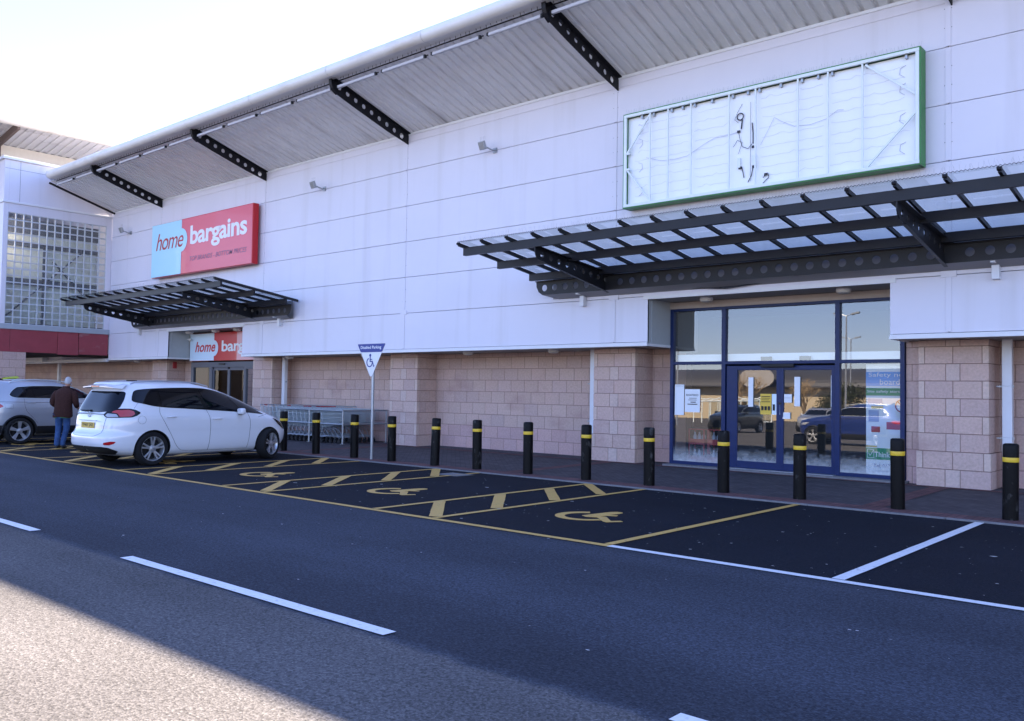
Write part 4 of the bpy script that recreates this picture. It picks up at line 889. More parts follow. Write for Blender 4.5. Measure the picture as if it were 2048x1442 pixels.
# ------------------------------------------------------------------ corner building (left wing)
W = empty('corner_building', (-36, 13.5, 0), 'projecting white corner block with tall glass block window and maroon band', 'building')
XW = -34.55; Yn, Yf = 11.58, 15.5
q = MB()
q.box(XW-.12, XW, Yn, 11.74, 3.75, 9.70); q.box(XW-.12, XW, 15.29, Yf, 3.75, 9.70); q.box(XW-.12, XW, 11.74, 15.29, 7.80, 9.70)
q.box(-44, XW-.12, Yn, Yn+.12, 3.6, 9.70); q.box(-44.2, -44, Yn, 19, 3.6, 9.7); q.box(-44, XW, Yf+.0, Yf+.1, 3.75, 9.68) if False else None
q.build('wall_panel', 'clad', W, bevel=.005)
q = MB(); q.box(XW-.3, XW+.09, Yn-.09, Yf+.4, 9.70, 9.80); q.box(-44.3, XW-.3, Yn-.09, Yn+.2, 9.70, 9.80); q.box(XW-.02, XW+.05, Yn-.05, Yf, 8.13, 8.21); q.box(-44.3, XW-.02, Yn-.05, Yn+.02, 8.13, 8.21); q.build('coping', 'trim', W, bevel=.01)
q = MB(); q.box(XW-.1, XW+.006, Yn+.01, Yf, 9.38, 9.39); q.box(XW, XW+.004, 12.1, 12.11, 8.2, 9.7); q.build('panel_joint', 'gap', W)
q = MB(); q.box(XW-.3, XW+.05, Yn-.05, Yf-.0, 3.56, 3.75); q.box(-44.3, XW-.3, Yn-.05, Yn+.1, 3.56, 3.75); q.build('sill_band', mat('sill_grey', (.36, .40, .44), .5), W, bevel=.01)
# maroon band, with one slanted panel
q = MB()
for ya_, yb_, dx in ((Yn+.02, 11.93, .0), (11.94, 13.58, 0.0), (13.59, 14.33, .06), (14.36, 15.47, 0.)): 
    o = len(q.v); q.add([(XW-.25,ya_,2.76),(XW+dx-.0,ya_,2.74-dx*.6),(XW+dx,yb_,2.74-dx*.6),(XW-.25,yb_,2.76),(XW-.25,ya_,3.56),(XW+.01,ya_,3.56),(XW+.01,yb_,3.56),(XW-.25,yb_,3.56)], [(0,3,2,1),(4,5,6,7),(0,1,5,4),(1,2,6,5),(2,3,7,6),(3,0,4,7)])
q.box(-44, XW-.25, Yn+.02, Yn+.2, 2.75, 3.56); q.build('maroon_band', 'maroon', W, bevel=.006)
q = MB(); q.box(-62, XW-.02, Yn+.1, 17.1, 2.76, 2.80); q.build('passage_soffit', 'dark', W)
q = MB()    # corner pillar
for r in range(len(rows)-1):
    z0, z1 = rows[r], (rows[r+1] if r < 8 else 2.74)
    e = [11.5, 11.95, 12.4, 12.5] if r % 2 else [11.5, 11.72, 12.17, 12.5]
    for i in range(3): q.box(XW-.3, XW, e[i]+.005, e[i+1]-.005, z0+.006, z1-.006, 0, tint())
    q.box(XW-.28, XW-.008, 11.51, 12.49, z0, z1, 1)
q.build('pillar', ['block', 'mortar'], W)
q = MB(); q.box(-62, -34.6, YC-.03, YC+.04, 2.50, 2.62); q.box(-46, -40.3, YC-.25, YC-.03, 2.56, 2.74); q.build('bottom_trim', 'trim', W)
q = MB(); q.box(-38.8, -34.56, 17.3, 46, 0, 8.95); q.box(-60, -38.9, 15.5, 46, 2.65, 11.0); q.box(-38.8, XW-.13, 15.42, 15.49, 2.8, 9.6); q.box(-60, -44.3, 11.6, 15.4, 2.65, 9.6); q.build('rear_volume', 'clad', W)
# glass block window
wf = MB(); ncol, nrow = 13, 16; y0, y1, z0, z1 = 11.74, 15.29, 3.75, 7.80; cw = (y1-y0)/ncol; rh = (z1-z0)/nrow
for i in range(ncol+1): y = y0 + cw*i; wf.box(XW-.06, XW-.012, y-.018, y+.018, z0, z1)
for j in range(nrow+1): z = z0 + rh*j; hh = .032 if j in (8,) else .021; wf.box(XW-.062, XW-.016, y0, y1, z-hh, z+hh)
wfo = wf.build('glass_block_window', mat('block_frame', (.50, .54, .58), .5), W)
q = MB(); q.add([(XW-.045,y0,z0),(XW-.045,y1,z0),(XW-.045,y1,z1),(XW-.045,y0,z1)], [(0,1,2,3)]); q.build('window_pane', 'gblock', wfo)
q = MB(); X = XW-1.1
q.add([(X,11.7,3.8),(X,15.4,3.8),(X,15.4,7.3),(X,11.7,7.3)], [(0,1,2,3)]); q.build('interior_wall', mat('stair_wall', (.60, .63, .58), .8, var=.2, vscale=2), W)
q = MB(); q.add([(XW-.1,11.7,3.8),(X,11.7,3.8),(X,15.4,3.8),(XW-.1,15.4,3.8)], [(0,1,2,3)]); q.build('interior_floor', 'dark', W)
q = MB(); X += .12
q.bar((X, 11.9, 3.9), (X, 14.9, 6.9), .04, .14, up=(1,0,0)); q.bar((X, 13.7, 6.3), (X, 14.9, 5.1), .04, .14, up=(1,0,0)); q.box(X-.05, X, 11.7, 15.4, 5.3, 5.55); q.box(X-.05, X, 11.7, 15.4, 6.75, 6.95); q.box(X-.05, X, 11.7, 11.95, 3.8, 7.2); q.box(X-.05,X,13.35,13.5,3.8,6.9)
q.box(X-.05, X, 11.7, 15.4, 7.25, 7.8)
q.build('brace_steel', mat('stair_steel', (.07, .08, .10), .6), W)
# upper roof of corner building
q = MB(); Xe, Xwl = -36.3, -38.8; ze, zw = 11.05, 10.55+.72
zw = 11.24; ze = 11.06
q.box(Xwl-.2, Xwl, 8, 30, 9.0, zw+.0); q.build('upper_wall', mat('cream_wall', (.70, .66, .58), .6, var=.04), W)
q = MB(); prof = []; y = 5.
while y < 32: prof += [(y, 0), (y+.12, 0), (y+.15, .04), (y+.27, .04)]; y += .3
n = len(prof); q.add([(Xwl, u, zw+d) for u, d in prof] + [(Xe-.1, u, ze+.55+d) for u, d in prof], [(i, i+1, n+i+1, n+i) for i in range(n-1)]); q.build('upper_soffit', 'soffit', W)
q = MB(); TXx, TZz = Xe+.1, ze+.62
ring = [(TXx + .26*math.cos(a), TZz + .26*math.sin(a)) for a in [2*PI*i/20 for i in range(20)]]
q.add([(x, 5, z) for x, z in ring] + [(x, 32, z) for x, z in ring], [(j, (j+1) % 20, 20+(j+1) % 20, 20+j) for j in range(20)] + [tuple(range(20))]); q.build('upper_eave_tube', 'tube', W, smooth=True)
q = MB(); q.add([(TXx,5,TZz+.26),(TXx,32,TZz+.26),(-50,32,TZz+.5),(-50,5,TZz+.5)], [(0,1,2,3)]); q.build('upper_roof', 'roof', W)
q = MB(); q.bar((Xwl+.1, 12.6, 9.3), (Xwl+.1, 12.6, 11.2), .3, .3, up=(0,1,0)); q.bar((Xwl, 12.6, 11.1), (Xe, 12.6, 11.5), .1, .3); q.box(Xwl-.1, Xwl+.06, 5, 12.45, 10.2, 11.1)
q.build('roof_post', mat('weathered_post', (.16, .12, .11), .7), W)

# ------------------------------------------------------------------ cars
def hermite(xs, ys, q):
    xs = np.array(xs, float); ys = np.array(ys, float); h = np.diff(xs); d = np.diff(ys)/h; m = np.zeros(len(xs)); m[0] = d[0]; m[-1] = d[-1]
    for i in range(1, len(xs)-1):
        if d[i-1]*d[i] > 0: w1 = 2*h[i]+h[i-1]; w2 = h[i]+2*h[i-1]; m[i] = (w1+w2)/(w1/d[i-1]+w2/d[i])
    q = np.atleast_1d(np.array(q, float)); i = np.clip(np.searchsorted(xs, q)-1, 0, len(xs)-2); t = (q-xs[i])/h[i]
    return (2*t**3-3*t**2+1)*ys[i] + (t**3-2*t**2+t)*h[i]*m[i] + (-2*t**3+3*t**2)*ys[i+1] + (t**3-t**2)*h[i]*m[i+1]
class Shell:
    """car body as a stack of rounded plan outlines; keys: z, rear x, front x, half width"""
    def __init__(s, keys, xc, nr=5.5, nf=4.0):
        s.k = np.array(keys, float); s.xc = xc; s.nr = nr; s.nf = nf; s.u = np.arange(len(keys))
    def at(s, z):
        z = min(max(z, s.k[0,0]), s.k[-1,0]); return [float(hermite(s.k[:,0], s.k[:,c], z)[0]) for c in (1,2,3)]
    def side(s, x, z, sgn=-1, off=0.):
        xr, xf, w = s.at(z); a = (s.xc-xr) if x < s.xc else (xf-s.xc); n = s.nr if x < s.xc else s.nf
        t = min(.999, abs(x-s.xc)/a); return (x, sgn*(w*(1-t**n)**(1/n)+off), z)
    def end(s, y, z, front=False, off=0.):
        xr, xf, w = s.at(z); a = (xf-s.xc) if front else (s.xc-xr); n = s.nf if front else s.nr
        t = min(.9995, abs(y)/w); dx = a*(1-t**n)**(1/n)+off; return (s.xc+dx if front else s.xc-dx, y, z)
    def wrap(s, v, z, sgn=-1, off=0.):
        """v: distance round the outline from the rear centre line"""
        key = round(z, 3)
        if not hasattr(s, 'cc'): s.cc = {}
        if key not in s.cc:
            xr, xf, w = s.at(z); a = s.xc-xr; n = s.nr; P = []
            for i in range(401):
                p = PI/2*i/400; c, q = math.cos(p), math.sin(p); k = (abs(c)**n+abs(q)**n)**(-1/n); P.append((s.xc-a*c*k, w*q*k))
            P = np.array(P); L = np.concatenate([[0], np.cumsum(np.hypot(*np.diff(P, axis=0).T))]); s.cc[key] = (P, L)
        P, L = s.cc[key]; i = min(len(L)-2, max(0, int(np.searchsorted(L, v))-1)); t = (v-L[i])/(L[i+1]-L[i]); p = P[i]*(1-t)+P[i+1]*t
        d = P[min(i+3, 400)]-P[max(i-3, 0)]; d = d/np.hypot(*d); nx, ny = -d[1], d[0]
        return (p[0]+nx*off, sgn*(p[1]+ny*off) , z)
    def mesh(s, N=144, rings=3):
        zs = []; K = s.k[:,0]
        for i in range(len(K)-1):
            m = max(2, int((K[i+1]-K[i])/.022)+1); zs += [K[i]+(K[i+1]-K[i])*j/m for j in range(m)]
        zs.append(K[-1]); X = [hermite(K, s.k[:,c], zs) for c in (1,2,3)]; vs = []; fs = []
        for r, z in enumerate(zs):
            for j in range(N):
                p = 2*PI*j/N; c, q = math.cos(p), math.sin(p); n = s.nf if c > 0 else s.nr; a = (X[1][r]-s.xc) if c > 0 else (s.xc-X[0][r]); k = (abs(c)**n+abs(q)**n)**(-1/n)
                vs.append((s.xc+a*c*k, X[2][r]*q*k, z))
        for r in range(len(zs)-1):
            for j in range(N): fs.append((r*N+j, r*N+(j+1) % N, (r+1)*N+(j+1) % N, (r+1)*N+j))
        o = len(vs); vs.append((s.xc, 0, zs[0])); vs.append((s.xc*.5+.25, 0, zs[-1]+.004)); L = (len(zs)-1)*N
        for j in range(N): fs.append((o, (j+1) % N, j)); fs.append((o+1, L+j, L+(j+1) % N))
        return vs, fs
def refine(poly, step):
    out = []
    for i in range(len(poly)):
        a, b = Vector(poly[i]), Vector(poly[(i+1) % len(poly)]); n = max(1, int((b-a).length/step))
        out += [tuple(a+(b-a)*j/n) for j in range(n)]
    return out
def rpoly(P, r):
    out = []
    for i in range(len(P)):
        a, b, c = Vector(P[i-1]), Vector(P[i]), Vector(P[(i+1) % len(P)]); rr = min(r, (a-b).length*.45, (c-b).length*.45); u = (a-b).normalized(); v = (c-b).normalized(); p0 = b+u*rr; p2 = b+v*rr
        for k in range(5): t = k/4; out.append(tuple((1-t)**2*p0 + 2*t*(1-t)*b + t*t*p2))
    return out
def patch(mb, poly, f, step=.05, mi=0):
    """fill a 2D outline with a fine grid and map it by f(u,v)"""
    P = refine(poly, step); pts = [Vector(p) for p in P]; nE = len(pts); E = [(i, (i+1) % nE) for i in range(nE)]
    def ins(x, y):
        c = False; j = len(P)-1
        for i in range(len(P)):
            if (P[i][1] > y) != (P[j][1] > y) and x < (P[j][0]-P[i][0])*(y-P[i][1])/(P[j][1]-P[i][1])+P[i][0]: c = not c
            j = i
        return c
    x0, x1 = min(p[0] for p in P), max(p[0] for p in P); y0, y1 = min(p[1] for p in P), max(p[1] for p in P); y = y0+step*.5
    while y < y1:
        x = x0+step*.5
        while x < x1:
            if ins(x, y): pts.append(Vector((x, y)))
            x += step
        y += step
    V, _, F, *_ = delaunay_2d_cdt(pts, E, [], 0, 1e-6); fs = []
    for t in F:
        if ins(sum(V[i][0] for i in t)/3, sum(V[i][1] for i in t)/3): fs.append(tuple(t))
    mb.add([f(*v) for v in V], fs, mi)
def body_mesh(name, sh, mt, parent, arches, ar):
    vs, fs = sh.mesh(); q = MB(); q.add(vs, fs); o = q.build(name, [mt, 'dalloy'], parent, smooth=True, local=True)
    c = MB()
    for ax in arches:
        for s in (-1, 1): c.lathe([(ar, 0), (ar, .34)], (ax, (-1.02 if s < 0 else .68), .335), 'y', 40)
    c.box(-2, 6, -2, 2, -.2, sh.k[0,0]+.001) if False else None
    co_ = c.build('cut', 'dalloy', None, local=True)
    md = o.modifiers.new('b', 'BOOLEAN'); md.operation = 'DIFFERENCE'; md.object = co_; md.solver = 'EXACT'
    try: md.material_mode = 'TRANSFER'
    except Exception: pass
    co_.location = o.matrix_world.translation
    bpy.context.view_layer.update(); dg = bpy.context.evaluated_depsgraph_get(); co_.matrix_world = parent.matrix_world.copy(); bpy.context.view_layer.update()
    me = bpy.data.meshes.new_from_object(o.evaluated_get(bpy.context.evaluated_depsgraph_get())); o.modifiers.clear(); o.data = me
    bpy.data.objects.remove(co_)
    for p in me.polygons: p.use_smooth = True
    try: me.set_sharp_from_angle(angle=math.radians(38))
    except Exception: pass
    return o
def wheel(parent, x, y, R=.335, rim=.24, style='double', steer=0., wm='alloy', W_=.215):
    s = -1 if y < 0 else 1
    w0 = bpy.data.objects.new('wheel', None); COL.objects.link(w0); w0.parent = parent; w0.location = (x, y, R); w0.rotation_euler = (0, 0, steer); w0.empty_display_size = .1
    q = MB(); hw_ = W_/2; q.lathe([(rim, -hw_), (rim+.02, -hw_-.004), (R-.03, -hw_-.008), (R-.008, -hw_+.02), (R, -hw_+.05), (R, hw_-.05), (R-.008, hw_-.02), (R-.03, hw_+.008), (rim+.02, hw_+.004), (rim, hw_)], (0,0,0), 'y', 48, cap=False)
    q.build('tyre', 'rubber', w0, smooth=True, local=True)
    q = MB(); fy = s*(hw_-.012)
    q.lathe([(rim+.004, s*hw_*.98), (rim-.006, s*hw_*.98), (rim-.018, s*(hw_-.03)), (rim-.03, s*(hw_-.06)), (rim-.035, -s*hw_*.5)], (0,0,0), 'y', 48, cap=False)
    for k in range(5):
        a = 2*PI*k/5 + PI/2
        for d in ((-.13, .13) if style == 'double' else (0,)):
            b0_ = Vector((math.cos(a+d*.9)*.055, fy-s*.02, math.sin(a+d*.9)*.055)); b1_ = Vector((math.cos(a+d*1.35)*(rim-.012), fy-s*.006, math.sin(a+d*1.35)*(rim-.012)))
            if style == 'double': q.bar(b0_, b1_, .034, .03, up=(0,1,0))
            else:
                dd = (b1_-b0_).normalized(); nn = Vector((-dd.z, 0, dd.x)); wa, wb = .026, .052
                pts = [b0_-nn*wa, b0_+nn*wa, b1_+nn*wb, b1_-nn*wb]; q.add([tuple(p) for p in pts]+[tuple(p-Vector((0, s*.03, 0))) for p in pts], [(0,1,2,3),(4,7,6,5),(0,4,5,1),(1,5,6,2),(2,6,7,3),(3,7,4,0)])
    q.lathe([(.075, fy-s*.035), (.072, fy-s*.005), (.04, fy+s*.0), (.035, fy+s*.006), (.001, fy+s*.008)], (0,0,0), 'y', 24)
    q.build('rim', wm, w0, smooth=False, local=True, bevel=.003)
    q = MB(); q.lathe([(.001, -s*.01), (rim-.03, -s*.01), (rim-.03, -s*.03)], (0,0,0), 'y', 32); q.lathe([(.001, s*.012), (.13, s*.012), (.13, -s*.01)], (0,0,0), 'y', 32); q.build('brake_disc', 'dalloy', w0, local=True)
    return w0
def gapline(mb, pts, f, w=.0032, closed=False):
    P = []
    for i in range(len(pts)-1):
        a, b = Vector(pts[i]), Vector(pts[i+1]); n = max(1, int((b-a).length/.04)); P += [a+(b-a)*j/n for j in range(n)]
    P.append(Vector(pts[-1])); mb.tube([f(p.x, p.y) for p in P], w, 4)
def smooth_pts(P, n=6):
    P = [Vector(p) for p in P]; out = []
    for i in range(len(P)-1):
        p0, p1, p2, p3 = P[max(i-1,0)], P[i], P[i+1], P[min(i+2,len(P)-1)]
        for k in range(n): t = k/n; out.append(tuple(.5*((2*p1)+(p2-p0)*t+(2*p0-5*p1+4*p2-p3)*t*t+(3*p1-p0-3*p2+p3)*t**3)))
    out.append(tuple(P[-1])); return out
def mpv(loc, hd, label, paint='white', plate='YN67 JXE'):
    c = empty('parked_car', loc, label, 'car', 'cars in the parking bays', rz=hd)
    K = [(.20,-.62,3.10,.80),(.235,-.74,3.26,.845),(.30,-.86,3.38,.885),(.38,-.925,3.44,.905),(.46,-.945,3.47,.915),(.54,-.945,3.48,.92),(.60,-.935,3.475,.922),(.66,-.88,3.45,.924),(.72,-.86,3.42,.928),(.80,-.855,3.36,.93),(.88,-.845,3.25,.93),(.94,-.835,3.10,.926),(.99,-.825,2.97,.918),(1.04,-.81,2.84,.906),(1.10,-.79,2.70,.893),(1.18,-.755,2.50,.870),(1.28,-.705,2.26,.838),(1.38,-.655,2.01,.802),(1.47,-.610,1.75,.765),(1.54,-.585,1.50,.725),(1.59,-.60,1.25,.680),(1.625,-.58,1.00,.62),(1.645,-.50,.78,.54),(1.658,-.36,.55,.42),(1.664,-.10,.25,.24)]
    sh = Shell(K, .95, 5.2, 3.8); b = body_mesh('body', sh, paint, c, (0, 2.76), .372)
    S = lambda off, sg=-1: (lambda u, v: sh.side(u, v, sg, off)); Rr = lambda off: (lambda u, v: sh.end(u, v, False, off)); Fr = lambda off: (lambda u, v: sh.end(u, v, True, off))
    dlo = smooth_pts([(-.40,1.29),(-.375,1.38),(-.31,1.475),(-.10,1.51),(.35,1.535),(.8,1.545),(1.15,1.535),(1.45,1.49),(1.75,1.40),(2.05,1.27),(2.35,1.13),(2.66,.985)]) + smooth_pts([(2.66,.985),(2.3,1.015),(1.9,1.045),(1.3,1.085),(.7,1.12),(.25,1.145),(0.,1.175),(-.2,1.22),(-.36,1.255),(-.40,1.29)])[1:-1]
    wins = [[(-.36,1.29),(-.33,1.38),(-.27,1.455),(-.10,1.485),(.10,1.497),(.13,1.165),(.0,1.195),(-.2,1.24)], [(.18,1.165),(.15,1.503),(.5,1.515),(.92,1.518),(1.10,1.12),(.7,1.143)], [(1.22,1.105),(1.03,1.515),(1.35,1.485),(1.62,1.40),(1.93,1.06)], [(2.02,1.058),(1.72,1.375),(2.0,1.265),(2.35,1.105),(2.55,1.01)]]
    for sg in (-1, 1):
        q = MB(); patch(q, dlo, S(.006, sg), .035); q.build('window_surround', 'gblk', c, smooth=True, local=True)
        for wq in wins: q = MB(); patch(q, rpoly(wq, .03), S(.011, sg), .035); q.build('side_window', 'cglass', c, smooth=True, local=True)
    q = MB(); patch(q, rpoly([(-.665,1.455),(.665,1.455),(.72,1.30),(.745,1.14),(.70,1.075),(.3,1.045),(-.3,1.045),(-.70,1.075),(-.745,1.14),(-.72,1.30)], .05), Rr(.012)); q.build('rear_window', 'cglass', c, smooth=True, local=True)
    q = MB(); patch(q, rpoly([(-.62,1.50),(.62,1.50),(.76,1.15),(.74,1.06),(-.74,1.06),(-.76,1.15)], .05), Fr(.004)); q.build('windscreen', 'cglass', c, smooth=True, local=True)
    q = MB(); gapline(q, smooth_pts([(.13,1.15),(.13,1.02),(.24,.82),(.36,.62),(.47,.42),(.56,.32),(.68,.275),(1.20,.262)]), S(.0015)); gapline(q, smooth_pts([(1.15,1.09),(1.22,.95),(1.245,.75),(1.235,.45),(1.215,.262)]), S(.0015)); gapline(q, smooth_pts([(2.16,1.03),(2.22,.85),(2.21,.55),(2.17,.27)]), S(.0015)); gapline(q, [(1.2,.262),(2.17,.262)], S(.0015))
    gapline(q, circ(-.24,.905,.078,24)+[(-.162,.905)], S(.0012), .002)
    gapline(q, smooth_pts([(.60,.975),(.55,.70),(.48,.62),(.3,.585),(-.3,.585),(-.48,.62),(-.55,.70),(-.60,.975)]), Rr(.0015)); gapline(q, smooth_pts([(-.745,1.47),(-.80,1.3),(-.84,1.12)]), Rr(.001), .002); gapline(q, smooth_pts([(2.45,.93),(2.62,.96),(2.80,.985)]), S(.001))
    q.build('panel_gap', 'ink', c, local=True)
    # lower black bumper, sills, spoiler
    q = MB(); patch(q, rpoly([(.0,.385),(.0,.235),(.70,.235),(.86,.30),(.74,.375),(.62,.39)], .03), lambda u, v: sh.wrap(u, v, -1, .008)); patch(q, rpoly([(.0,.385),(.0,.235),(.70,.235),(.86,.30),(.74,.375),(.62,.39)], .03), lambda u, v: sh.wrap(u, v, 1, .008)); q.build('lower_bumper', 'plas', c, smooth=True, local=True)
    q = MB(); q.add([(x, y, z) for x, y, z in [(-.70,-.60,1.535),(-.735,-.3,1.555),(-.745,0,1.56),(-.735,.3,1.555),(-.70,.60,1.535),(-.45,.66,1.60),(-.45,.3,1.642),(-.45,0,1.65),(-.45,-.3,1.642),(-.45,-.66,1.60)]], [(0,1,8,9),(1,2,7,8),(2,3,6,7),(3,4,5,6)])
    q.add([(x, y, z) for x, y, z in [(-.70,-.60,1.52),(-.735,-.3,1.535),(-.745,0,1.54),(-.735,.3,1.535),(-.70,.60,1.52),(-.53,.66,1.505),(-.56,0,1.515),(-.53,-.66,1.505)]], [(0,1,2,6,7),(2,3,4,5,6)])
    q.add([(-.70,-.60,1.52),(-.735,-.3,1.535),(-.745,0,1.54),(-.735,.3,1.535),(-.70,.60,1.52),(-.70,-.60,1.535),(-.735,-.3,1.555),(-.745,0,1.56),(-.735,.3,1.555),(-.70,.60,1.535)], [(0,1,6,5),(1,2,7,6),(2,3,8,7),(3,4,9,8)])
    q.add([(-.70,-.60,1.535),(-.45,-.66,1.60),(-.53,-.66,1.505),(-.70,-.60,1.52)], [(0,1,2,3)]); q.add([(-.70,.60,1.535),(-.45,.66,1.60),(-.53,.66,1.505),(-.70,.60,1.52)], [(0,1,2,3)]); q.build('rear_spoiler', paint, c, smooth=True, local=True)
    q = MB(); q.box(-.752,-.744,-.16,.16,1.538,1.560); q.build('brake_light', 'redl', c, local=True)
    for sg in (-1, 1):
        q = MB(); q.tube([(-.35, sg*.60, 1.600), (-.25, sg*.605, 1.648), (.2, sg*.615, 1.672), (.7, sg*.61, 1.668), (1.1, sg*.60, 1.640), (1.35, sg*.60, 1.575)], .014, 8); q.build('roof_rail', 'silver', c, smooth=True, local=True)
        tl = [(.50,1.005),(.56,1.065),(.66,1.105),(.80,1.125),(.98,1.125),(1.10,1.10),(1.22,1.045),(1.17,.99),(1.08,.955),(.62,.945),(.55,.965)]
        q = MB(); patch(q, rpoly(tl, .03), lambda u, v: sh.wrap(u, v, sg, .006), .03); q.build('tail_light_surround', 'gblk', c, smooth=True, local=True)
        q = MB(); patch(q, rpoly([(.67,1.055),(.74,1.095),(.96,1.105),(1.07,1.075),(1.115,1.02),(1.06,.975),(.86,.965),(.80,1.03)], .02), lambda u, v: sh.wrap(u, v, sg, .013), .03); q.build('tail_light', 'redl', c, smooth=True, local=True)
        q = MB(); patch(q, rpoly([(.565,.99),(.60,1.03),(.78,1.02),(.84,.965),(.63,.96)], .02), lambda u, v: sh.wrap(u, v, sg, .012), .03); q.build('reversing_light', 'clearl', c, smooth=True, local=True)
        q = MB(); patch(q, rpoly([(.66,.44),(.67,.47),(.80,.495),(.90,.49),(.86,.45),(.78,.425),(.69,.425)], .015), lambda u, v: sh.wrap(u, v, sg, .008), .03); q.build('reflector', 'redl', c, smooth=True, local=True)
        q = MB(); patch(q, rpoly([(2.90,.90),(3.0,.88),(3.22,.78),(3.33,.66),(3.26,.64),(3.05,.76)], .02), lambda u, v: sh.side(u, v, sg, .006), .03); q.build('headlight', 'gblk', c, smooth=True, local=True)
        q = MB(); y = sg*.95; q.obox((1.93, sg*1.0, 1.06), (1,0,.12), (0,1,0), (-.12,0,1), .055, .10, .065); q.build('door_mirror', paint, c, smooth=True, local=True, bevel=.035)
        q = MB(); q.bar((1.98, sg*.86, .99), (1.95, sg*.95, 1.0), .09, .03); q.build('mirror_arm', 'gblk', c, local=True)
        for (xa, xb, z) in ((.26,.47,.955),(1.30,1.50,.905)): q = MB(); p0 = [sh.side(x, z+dz, sg, o) for x, dz, o in ((xa,0,-.004),(xa+.02,.004,.022),((xa+xb)/2,.006,.03),(xb-.02,.002,.022),(xb,0,-.004))]; q.tube(p0, .012, 8); q.build('door_handle', paint, c, smooth=True, local=True)
    # rear trim: chrome bar, badge ring, plate, wiper
    q = MB(); P = [sh.end(y, 1.018 - .012*abs(y), False, .012) for y in [-.52+.04*i for i in range(27)]]; q.tube(P, .014, 6); q.build('chrome_bar', 'chrome', c, smooth=True, local=True)
    q = MB(); cx = sh.end(0, 1.0, False, .02)[0]; q.tube([(cx, .052*math.cos(a), 1.0+.052*math.sin(a)) for a in [2*PI*k/20 for k in range(20)]], .007, 6, closed=True); q.tube([(cx, .045, 1.012), (cx, .01, 1.01), (cx, 0, .99), (cx, -.012, .985), (cx, -.048, .99)], .006, 5); q.build('badge', 'chrome', c, smooth=True, local=True)
    px = sh.end(0, .80, False, .0)[0]; pz = .79; yc = -.09 if False else 0.
    q = MB(); q.box(px-.016, px-.008, yc-.26, yc+.26, pz-.058, pz+.058); pl = q.build('number_plate', 'plate', c, local=True, bevel=.004)
    vs, fs = bezmesh_text(plate, .44, .075, 0, .02); q = MB(); q.add([(px-.0175, yc+.22-u, pz-.0375+v) for u, v in vs], fs); q.build('plate_lettering', 'ink', pl, local=True)
    q = MB(); q.box(px-.02, px+.005, -.34, .34, pz+.085, pz+.10); q.build('plate_lamp_strip', 'chrome', c, local=True, bevel=.004)
    q = MB(); P = [sh.end(y, 1.075, False, .03) for y in (-.02,.1,.25,.40)]; q.tube(P, [.016,.012,.009,.006], 6); q.box(cx+.03, cx+.09, -.05, .04, 1.04, 1.09); q.build('rear_wiper', 'plas', c, smooth=False, local=True)
    vs, fs = bezmesh_text('TOURER', .13, .018, 0, .01); q = MB(); q.add([(px-.004, -.36-u, pz+.07+v) for u, v in vs], fs); q.add([(px-.004, .46-u*.5, pz+.09+v) for u, v in vs], fs); q.build('small_lettering', 'galv', c, local=True)
    q = MB(); q.box(-.1, .1, -.04, .04, 1.664, 1.684); q.build('aerial_base', 'plas', c, local=True, bevel=.01)
    for x, y, st in ((0,-.80,0),(0,.80,0),(2.76,-.80,math.radians(22)),(2.76,.80,math.radians(22))): wheel(c, x, y, steer=st)
    q = MB(); q.box(-.5, 3.0, -.62, .62, .22, .34); q.build('underbody', 'dalloy', c, local=True)
    return c
